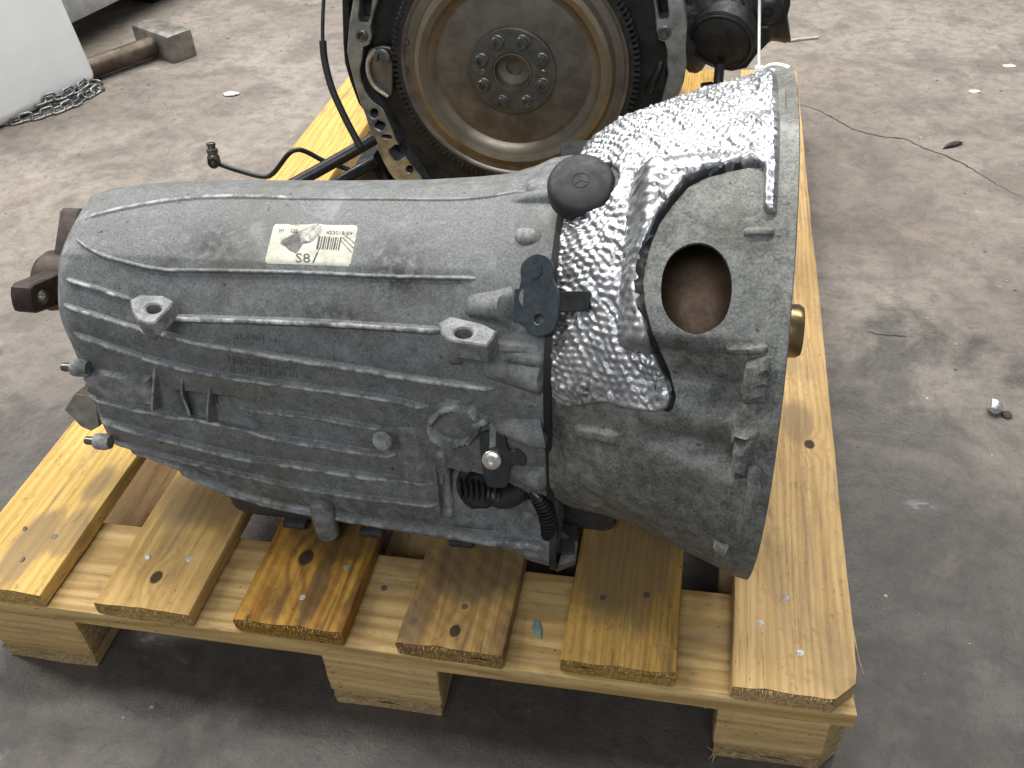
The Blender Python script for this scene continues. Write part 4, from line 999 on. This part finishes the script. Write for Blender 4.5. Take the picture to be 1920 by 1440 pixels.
# ------------------------------------------------------------------ white cable tie through the bell's topmost hole
ti = thing('cable_tie', (.69, .27, .39), 'white nylon cable tie standing up from the top of the foil covered bell', 'cable tie')
b0 = at(1423, 130, 1, .30); b1 = at(1424, 20, 1, .33); b2 = at(1425, -60, 1, .34)
V, F = tube([b0, (b0 + b1) / 2, b1, b2], .0011, 8, 6); mesh_obj('strap', V, F, M['tie'], ti)
V, F = rbox(b0 + np.array([0, 0, -.002]), (.0065, .006, .009), .001); mesh_obj('lock_head', V, F, M['tie'], ti)
b3 = at(1440, 124, 1, .30); b4 = at(1462, 122, 1, .285); b5 = at(1482, 128, 1, .272); b6 = at(1470, 150, 1, .262)
V, F = tube([b0 + np.array([0, 0, -.004]), b3, b4, b5], .0017, 8, 8); mesh_obj('loop', V, F, M['tie'], ti)
V, F = tube([b0 + np.array([0, 0, -.004]), at(1438, 132, 1, .285), at(1455, 134, 1, .27)], .0017, 8, 8); mesh_obj('loop', V, F, M['tie'], ti)

# ------------------------------------------------------------------ engine behind the gearbox
YF = .58
fc = at(963, 130, 1, YF); sc = 1.0 / (FPX / float(RC[2] @ (fc - CAM)))
en_ = thing('engine', (.43, .80, 0.0), 'dark greasy engine standing behind the gearbox with its bronze flywheel facing forward', 'engine')
def fp(px, y): return [at(u, v, 1, y) for u, v in px]
fw = mesh_obj('flywheel', *lathe([(.0001, .012), (.020, .012), (.0205, -.004), (.047, -.004), (.062, -.0035), (.088, -.001), (.094, -.004), (.099, -.0105), (.106, -.013), (.111, -.0105), (.1135, -.004), (.115, -.0015), (.124, -.001), (.1265, -.003), (.129, -.0035), (.130, .004), (.130, .016), (.02, .018)], fc, (0, 1, 0), 128), M['fly'], en_, True, 30, origin=fc)
tag(fw, 'bronze brown dished flywheel with eight hub bolts')
# starter ring with its teeth (too fine to pick apart)
V = []; F = []; nt = 136
for i in range(nt):
    for (da, r) in ((0, .1345), (.32, .1345), (.42, .1405), (.78, .1405), (.9, .1345)):
        a = 2 * math.pi * (i + da) / nt
        for y in (-.001, .010): V.append(fc + np.array([r * math.cos(a), y, r * math.sin(a)]))
nv = len(V) // 2
for i in range(nv): j = (i + 1) % nv; F.append((2 * i, 2 * j, 2 * j + 1, 2 * i + 1))
o0 = len(V)
for i in range(nv):
    a = math.atan2(V[2 * i][2] - fc[2], V[2 * i][0] - fc[0]); V.append(fc + np.array([.1295 * math.cos(a), -.001, .1295 * math.sin(a)]))
for i in range(nv): j = (i + 1) % nv; F.append((2 * i, o0 + i, o0 + j, 2 * j))
rg = mesh_obj('ring_gear', V, F, M['grease'], fw, False); tag(rg, kind='stuff')
hub = mesh_obj('hub_plate', *lathe([(.0215, .004), (.0215, -.008), (.0225, -.009), (.0478, -.009), (.0492, -.0078), (.0495, -.003), (.0495, .0)], fc, (0, 1, 0), 80, caps=False), M['steelhub'] if 'steelhub' in M else M['bolt'], fw, True, 30)
M['hub'] = simple('hub_steel', (.155, .150, .135), .40, .85, .2, 60, .2); hub.data.materials.clear(); hub.data.materials.append(M['hub'])
mesh_obj('centre_bore', *lathe([(.0001, .012), (.009, .011), (.0095, .006), (.018, .004), (.0212, .0), (.0216, -.0092), (.0200, -.0095), (.0195, .003), (.017, .006)], fc, (0, 1, 0), 56, caps=False), M['fly'], fw, True, 30)
def torx(c, r, par, mat):
    V, F = lathe([(r * 1.12, .0), (r * 1.15, -.0015), (r, -.002), (r, -.0048), (r * .90, -.0058), (r * .62, -.006)], c, (0, 1, 0), 30, caps=False)
    k = len(V); n = 30; W = []
    for y, f in ((-.006, 1), (-.0025, 1)):
        for i in range(n):
            a = 2 * math.pi * i / n; rr = r * (.50 + .10 * math.cos(6 * a)); ax, bx, _ = frame((0, 1, 0)); W.append(np.asarray(c) + rr * (math.cos(a) * ax + math.sin(a) * bx) + np.array([0, y, 0]))
    b = k - n; V = list(V) + W; F = list(F)
    for i in range(n): j = (i + 1) % n; F += [(b + i, b + j, k + j, k + i), (k + i, k + j, k + n + j, k + n + i)]
    F.append(tuple(k + n + i for i in range(n)))
    return mesh_obj('hub_bolt', V, F, mat, par, True, 35)
for i in range(8):
    a = R_(22.5 + 45 * i) + R_(1.5); torx(fc + np.array([.0366 * math.cos(a), -.0088, .0366 * math.sin(a)]), .0072, fw, M['bolt'])
for sx_ in (-1, 1): mesh_obj('dowel', *lathe([(.0042, .0), (.0042, -.001), (.0032, -.0016), (.0001, -.001)], fc + np.array([sx_ * .0345, -.0088, 0]), (0, 1, 0), 20), M['hub'], fw)
for u, v in ((760, 79), (759, 131)): mesh_obj('balance_hole', *lathe([(.0048, -.0004), (.0036, -.0006), (.0034, .003), (.0001, .003)], at(u, v, 1, YF - .0012), (0, 1, 0), 20, caps=False), M['grease'], fw)
# back of the crankcase: dark plate behind the ring gear
V, F = rbox((fc[0] + .0, .80, .20), (.30, .36, .36), .02); mesh_obj('crankcase', V, F, M['grease'], en_)
mesh_obj('rear_cover', *lathe([(.0001, .02), (.168, .02), (.170, .03), (.170, .05)], fc, (0, 1, 0), 80), M['blackm'], en_, True, 30)
def plate_px(px, y, th, mat, name, holes=(), sm=0, par=None):
    P = smoothpoly(px, sm) if sm else px
    V, F = prism(fp(P, y), (0, -1, 0), th, [fp(h, y) for h in holes], .0012); return mesh_obj(name, V, F, mat, par or en_, True, 35)
Rr = lambda x, y, w, h, a=0: [(x + math.cos(a) * dx - math.sin(a) * dy, y + math.sin(a) * dx + math.cos(a) * dy) for dx, dy in ((-w / 2, -h * .32), (-w * .32, -h / 2), (w * .32, -h / 2), (w / 2, -h * .32), (w / 2, h * .32), (w * .32, h / 2), (-w * .32, h / 2), (-w / 2, h * .32))]
YB = YF + .006
lf = [(664, -60), (662, 0), (655, 40), (650, 95), (656, 125), (668, 170), (676, 195), (684, 215), (693, 245), (705, 275), (716, 300), (728, 322), (745, 345), (765, 372), (812, 372), (796, 345), (788, 330), (770, 305), (752, 282), (742, 262), (733, 240), (722, 215), (716, 203), (700, 192), (690, 182), (684, 170), (676, 150), (674, 130), (679, 110), (680, 90), (692, 84), (697, 70), (694, 50), (702, 20), (712, -10), (716, -60)]
plate_px(lf, YB, .022, M['flange'], 'crankcase_flange', [circ_px(679, 66, 9, 9, 16), circ_px(701, 213, 8, 9, 16), Rr(712, 236, 19, 16, .45), Rr(725, 257, 17, 7, .1), Rr(744, 287, 27, 24, .9), circ_px(768, 318, 7, 7, 12), Rr(684, 16, 22, 52, .12)])
plate_px([(668, -60), (660, 40), (655, 95), (662, 125), (674, 170), (690, 215), (700, 245), (722, 300), (750, 345), (770, 372), (900, 372), (900, -60)], YB + .0235, .02, M['grease'], 'crankcase_web')
plate_px([(1100, -60), (1100, 200), (1244, 196), (1256, 196), (1276, 160), (1282, 125), (1280, 95), (1283, 50), (1280, 20), (1266, -60)], YB + .0255, .02, M['grease'], 'crankcase_web')
mesh_obj('flange_bolt', *lathe([(.0070, .002), (.0070, -.003), (.0055, -.004), (.0042, -.004), (.0040, .0), (.0001, .0)], at(679, 66, 1, YB), (0, 1, 0), 24), M['bolt'], en_, True, 35)
plate_px([(640, -40), (652, -40), (655, 40), (648, 92), (656, 128), (670, 178), (680, 205), (672, 195), (656, 152), (646, 118), (643, 80)], YB + .012, .04, M['blackm'], 'sump_edge')
rf = [(1212, -60), (1222, -10), (1228, 20), (1230, 55), (1234, 75), (1246, 80), (1250, 95), (1250, 120), (1252, 142), (1246, 165), (1240, 190), (1258, 200), (1272, 182), (1282, 155), (1287, 125), (1285, 95), (1288, 50), (1284, 20), (1276, -30), (1270, -60)]
plate_px(rf, YB, .024, M['flange'], 'crankcase_flange', [circ_px(1246, 61, 9.5, 10, 16), Rr(1242, 12, 20, 48, -.12)])
mesh_obj('flange_bolt', *lathe([(.0076, .004), (.0076, -.001), (.0062, -.002), (.0048, -.002), (.0046, .003), (.0001, .003)], at(1246, 61, 1, YB), (0, 1, 0), 24), M['bolt'], en_, True, 35)
# bright part-ring of the dust shield behind the ring gear, left
plate_px(smoothpoly([(690, 98), (702, 90), (722, 88), (735, 100), (735, 175), (720, 178), (704, 165), (692, 140), (687, 118)], 3), YF + .010, .004, M['steel'], 'dust_shield')
mesh_obj('shield_rim', *tube(fp([(706, 92), (692, 110), (691, 135), (702, 160), (728, 180)], YF + .006), .003, 8, 8), M['zinc'], en_)
mesh_obj('sensor', *lathe([(.010, .0), (.010, -.005), (.0075, -.006), (.0055, -.006), (.005, -.002), (.0001, -.002)], at(718, 106, 1, YF + .004), (0, 1, -.1), 24), M['bolt'], en_)
# lower left: brackets, pipes and hoses
plate_px([(668, 305), (700, 292), (735, 345), (745, 372), (660, 372)], YB + .01, .04, M['blackm'], 'engine_bracket')
plate_px([(674, 318), (690, 305), (712, 340), (690, 345)], YB - .004, .02, M['grease'], 'engine_bracket')
def ptube(name, pts, r, mat, sub=8, n=14):
    P = [at(u, v, 1, y) for u, v, y in pts]; V, F = tube(P, r, n, sub); return mesh_obj(name, V, F, mat, en_, True, 60)
ptube('coolant_pipe', [(520, 362, .50), (600, 318, .53), (655, 287, .55), (702, 260, .57)], .0075, M['blackm'], 4, 18)
ptube('coolant_pipe', [(600, 366, .52), (660, 328, .55), (700, 305, .58)], .0078, M['blackm'], 4, 18)
ptube('dipstick_tube', [(612, -40, .62), (607, 0, .61), (605, 45, .60), (605, 82, .592)], .0022, M['blackm'])
ptube('rubber_hose', [(605, 76, .592), (609, 115, .585), (622, 165, .575), (644, 215, .565), (662, 250, .558), (676, 276, .553)], .0042, M['black'])
ptube('breather_hose', [(440, 318, .535), (490, 331, .53), (512, 325, .53), (540, 290, .535), (556, 281, .54), (575, 285, .545), (610, 303, .55), (655, 318, .555)], .0030, M['blackm'], 8)
ptube('breather_hose', [(403, 305, .54), (440, 318, .535)], .0030, M['blackm'], 4)
e = at(401, 300, 1, .54); ed = unit(at(395, 268, 1, .545) - e)
mesh_obj('pipe_fitting', *lathe([(.006, -.006), (.0078, -.003), (.0078, .006), (.0062, .008), (.0062, .010), (.0070, .011), (.0070, .0150), (.005, .016), (.0046, .019), (.0056, .0195), (.0056, .0225), (.0042, .023), (.0035, .019), (.0001, .019)], e - ed * .002, ed, 24), M['bolt'], en_, True, 40)
mesh_obj('pipe_eye', *lathe([(.0066, .004), (.0072, .002), (.0072, -.004), (.006, -.005), (.003, -.005), (.0028, -.001), (.0001, -.001)], at(402, 304, 1, .536), (0, 1, -.2), 24), M['blackm'], en_, True, 40)
# right: black housings, ribbed lower edge and lines
V, F = tube(fp([(1270, 40), (1330, 20), (1400, 8), (1470, -10)], .66), .06, 24, 6, rf=lambda t: .058 - .012 * t + .004 * math.sin(t * 21)); mesh_obj('black_housing', V, F, M['grease'], en_)
plate_px([(1282, -60), (1290, 80), (1318, 108), (1345, 130), (1372, 134), (1400, 128), (1418, 104), (1438, 84), (1452, 62), (1466, 48), (1474, 40), (1482, 10), (1484, -60)], .615, .09, M['grease'], 'black_housing')
mesh_obj('housing_drum', *lathe([(.0001, -.006), (.014, -.0055), (.028, -.003), (.036, .003), (.037, .02), (.034, .024), (.037, .028), (.037, .05)], at(1352, 78, 1, .60), (.25, 1, .35), 40), M['grease'], en_, True, 40)
mesh_obj('housing_rim', *torus(at(1352, 80, 1, .598), (.25, 1, .35), .033, .0016, 40, 6), M['blackm'], en_)
ptube('oil_line', [(1350, 118, .598), (1348, 140, .595), (1346, 165, .59)], .0055, M['blackp'], 4)
mesh_obj('oil_line_joint', *lathe([(.007, -.006), (.008, -.004), (.008, .006), (.006, .008)], at(1325, 168, 1, .59), (1, 0, .15), 20), M['blackp'], en_)
ptube('bent_strap', [(1215, 170, .60), (1226, 150, .60), (1236, 128, .602), (1240, 112, .605)], .005, M['blackp'], 6)
for (u, v, r) in ((1300, 40, .012), (1410, 50, .010), (1440, 20, .014), (1380, 20, .013)):
    mesh_obj('housing_boss', *lathe([(r, .01), (r, -.004), (r * .8, -.006), (r * .4, -.006), (r * .35, -.002), (.0001, -.002)], at(u, v, 1, .614), (0, 1, 0), 20), M['blackm'], en_, True, 40)
V, F = tube(fp([(1290, 60), (1330, 65), (1380, 50), (1440, 52)], .612), .0035, 10, 6); mesh_obj('oil_line', V, F, M['blackm'], en_)
# feet of the engine on the deck
for x in (.34, .52): V, F = rbox((x, .82, .012), (.06, .26, .026), .004); mesh_obj('sump_foot', V, F, M['grease'], en_)

# ------------------------------------------------------------------ things on the floor, upper left
def canister():
    b = fl(60, 212); c = thing('canister', fl(20, 150), 'white plastic canister standing on the floor at the upper left', 'canister')
    e1 = fl(192, 158); e0 = fl(45, 226); d = unit(e1 - e0); nrm_ = np.array([-d[1], d[0], 0]); L = .30; D = .22; H = .40
    org = e1 - d * L / 2 + nrm_ * D / 2; Mx = np.stack([d, nrm_, np.array([0, 0, 1.0])], 1)
    V, F = rbox((0, 0, H / 2), (L, D, H), .028, None, 5); V = np.array(V)
    sh = sst(V[:, 2], .12, .40); V[:, 0] *= 1 - .22 * sh; V[:, 1] *= 1 - .10 * sh
    V = V @ Mx.T + org; V[:, 2] += 0
    mesh_obj('body', V, F, M['white'], c, True, 60)
    W, G = tube([np.array([-.06, 0, H - .01]), np.array([-.05, 0, H + .045]), np.array([.03, 0, H + .045]), np.array([.05, 0, H - .01])], .013, 12, 6); mesh_obj('handle', np.array(W) @ Mx.T + org, G, M['white'], c)
    W, G = lathe([(.025, H - .01), (.025, H + .02), (.028, H + .021), (.028, H + .045), (.0001, H + .046)], (.08, 0, 0), (0, 0, 1), 28); mesh_obj('screw_cap', np.array(W) @ Mx.T + org, G, M['white'], c)
    # the warning mark printed on it, seen edge on at the top left
    return c
canister()
def hammer():
    h = thing('sledge_hammer', fl(260, 120), 'heavy steel bar with square block head lying on the concrete behind the canister', 'sledge hammer')
    a = fl(120, 172) + np.array([0, 0, .028]); b = fl(296, 108) + np.array([0, 0, .028]); d = unit(b - a); s = np.array([-d[1], d[0], 0])
    V, F = tube([a - d * .1, (a + b) / 2, b], .022, 24, 2); mesh_obj('bar', V, F, M['oldsteel'], h)
    Mx = np.stack([d, s, np.array([0, 0, 1.0])], 1); V, F = rbox(b + d * .03 + np.array([0, 0, .002]) + s * .005, (.066, .150, .064), .007, Mx); mesh_obj('block_head', V, F, M['steel'], h, True, 40)
hammer()
def machine():
    m = thing('machine_base', fl(190, 20), 'grey steel machine base beam in the top left corner behind the canister', 'machine base')
    a = fl(150, 118); b = fl(330, 22); d = unit(b - a); s = np.array([-d[1], d[0], 0]); Mx = np.stack([d, s, np.array([0, 0, 1.0])], 1); c = (a + b) / 2 - d * .05 + s * .20
    V, F = rbox(c + np.array([0, 0, .125]), (.85, .34, .11), .01, Mx); mesh_obj('beam', V, F, M['grey'], m, True, 40)
    V, F = rbox(c + np.array([0, 0, .24]) + s * .03, (.80, .30, .115), .008, Mx); mesh_obj('body_panel', V, F, M['grey'], m, True, 40)
    for k in (-.3, .3):
        V, F = rbox(c + d * k + np.array([0, 0, .035]), (.06, .2, .07), .004, Mx); mesh_obj('foot', V, F, M['blackm'], m)
machine()
def chain():
    c = thing('chain', fl(90, 205), 'steel link chain lying in a heap along the foot of the white canister', 'chain')
    def link():
        P = []; a, r = .0062, .0074
        for k in range(24):
            t = 2 * math.pi * k / 24; x = r * math.cos(t) + (a if math.cos(t) > 0 else -a); P.append((x, r * math.sin(t), 0))
        P = np.array(P); V = []; F = []; n = 24; m = 8
        for i in range(n):
            T = unit(P[(i + 1) % n] - P[i - 1]); s = np.cross(T, [0, 0, 1])
            for j in range(m): q = 2 * math.pi * j / m; V.append(P[i] + .0027 * (math.cos(q) * s + math.sin(q) * np.array([0, 0, 1])))
        for i in range(n):
            for j in range(m): F.append((i * m + j, i * m + (j + 1) % m, ((i + 1) % n) * m + (j + 1) % m, ((i + 1) % n) * m + j))
        me = bpy.data.meshes.new('link'); me.from_pydata([tuple(v) for v in V], [], F); me.materials.append(M['chain']); me.polygons.foreach_set('use_smooth', [True] * len(F)); return me
    me = link()
    def strand(px, z0):
        P = catmull([fl(*q) for q in px], 30); L = np.concatenate([[0], np.cumsum(np.linalg.norm(np.diff(P, axis=0), axis=1))]); s = 0; i = 0
        while s < L[-1]:
            p = np.array([np.interp(s, L, P[:, k]) for k in range(3)]); p2 = np.array([np.interp(min(s + .01, L[-1]), L, P[:, k]) for k in range(3)]); d = unit(p2 - p)
            o = bpy.data.objects.new('link', me); col.objects.link(o); o.parent = c
            yaw = math.atan2(d[1], d[0]); roll = (R_(18) if i % 2 else R_(72)) + random.uniform(-.25, .25)
            o.rotation_euler = Matrix.Rotation(yaw + random.uniform(-.12, .12), 4, 'Z').to_euler() if False else (Matrix.Rotation(yaw + random.uniform(-.12, .12), 3, 'Z') @ Matrix.Rotation(random.uniform(-.08, .08), 3, 'Y') @ Matrix.Rotation(roll, 3, 'X')).to_euler()
            zz = .0028 + abs(math.sin(roll)) * .0074 + z0
            o.location = np.array([p[0], p[1], FLOOR + zz + PT]) - np.array(c.location); s += .0212; i += 1
    strand([(-30, 240), (20, 234), (60, 226), (100, 215), (140, 200), (170, 182), (188, 172), (182, 163), (160, 166)], 0)
    strand([(-20, 226), (30, 222), (70, 208), (110, 200), (150, 184), (176, 168)], .006)
    strand([(60, 214), (100, 204), (140, 190), (165, 176)], .014)
chain()

# ------------------------------------------------------------------ litter
def scrap(name, label, cat, u, v, size, mat, z=0.0, deck=False, seed=1, flat=.35, elong=1.0, rot=0.0, group=None):
    c = at(u, v, 2, z) if deck else fl(u, v)
    bm = bmesh.new(); bmesh.ops.create_icosphere(bm, subdivisions=2, radius=1.0); rnd = random.Random(seed); V = []
    off = Vector((rnd.random() * 50, rnd.random() * 50, 0))
    for w in bm.verts:
        n = 1 + .45 * mnoise.noise(w.co * 1.6 + off) + .15 * mnoise.noise(w.co * 4 + off); x, y, zz = w.co * n; x *= elong
        V.append((c[0] + size * (x * math.cos(rot) - y * math.sin(rot)), c[1] + size * (x * math.sin(rot) + y * math.cos(rot)), c[2] + size * flat * (zz + .85)))
    F = [tuple(q.index for q in f.verts) for f in bm.faces]; bm.free()
    o = mesh_obj(name, V, F, mat, None, True, 30, origin=c); return tag(o, label, cat, group)
scrap('foil_scrap', 'crumpled silver foil scrap on the dark floor right of the pallet', 'scrap', 1863, 772, .011, M['scrap'], seed=3, flat=.8, elong=.8)
scrap('dark_crumb', 'dark crumb beside the silver foil scrap on the floor', 'crumb', 1886, 780, .006, M['crack'], seed=4, flat=.5)
scrap('white_scrap', 'small white scrap on the floor left of the engine', 'scrap', 433, 178, .011, M['trash'], seed=5, flat=.3, elong=1.5, rot=.1)
scrap('paint_chip', 'green grey paint chip on the front stringer of the pallet', 'chip', 1008, 1180, .0042, M['chip'], -TT - .0006, True, 6, .35, 2.2, R_(108))
scrap('pale_flake', 'pale flake on the floor near the right edge of the picture', 'flake', 1826, 172, .008, M['trash'], seed=8, flat=.15, elong=1.4)
scrap('pale_flake', 'pale flake on the floor above the long crack at right', 'flake', 1893, 124, .009, M['trash'], seed=9, flat=.12, elong=1.6)
scrap('twig', 'short dark twig on the floor below the long crack', 'twig', 1787, 274, .005, M['crack'], seed=10, flat=.8, elong=4.0, rot=.6)
V, F = tube([fl(1478, 77, .003), fl(1500, 73, .004), fl(1534, 70, .003)], .0025, 8, 6); tag(mesh_obj('stick', V, F, M['trash'], None, origin=fl(1500, 73)), 'thin white stick on the floor right of the engine', 'stick')
# fine grit scattered over the concrete
V = []; F = []
for _ in range(900):
    x = random.uniform(-1.2, 2.6); y = random.uniform(-.35, 3.2); r = random.uniform(.0008, .0026) * (1 + .5 * max(0, y)); k = len(V); a = random.random() * 6
    for i in range(4): V.append((x + r * random.uniform(.6, 1.5) * math.cos(a + i * 1.57), y + r * random.uniform(.6, 1.5) * math.sin(a + i * 1.57), FLOOR + .0003))
    V.append((x, y, FLOOR + r * .7)); F += [(k + i, k + (i + 1) % 4, k + 4) for i in range(4)]
tag(mesh_obj('grit', V, F, simple('grit', (.20, .18, .16), .9, 0, .9, 9, .2), None, False), 'fine grit scattered over the concrete floor', 'grit', kind='stuff')
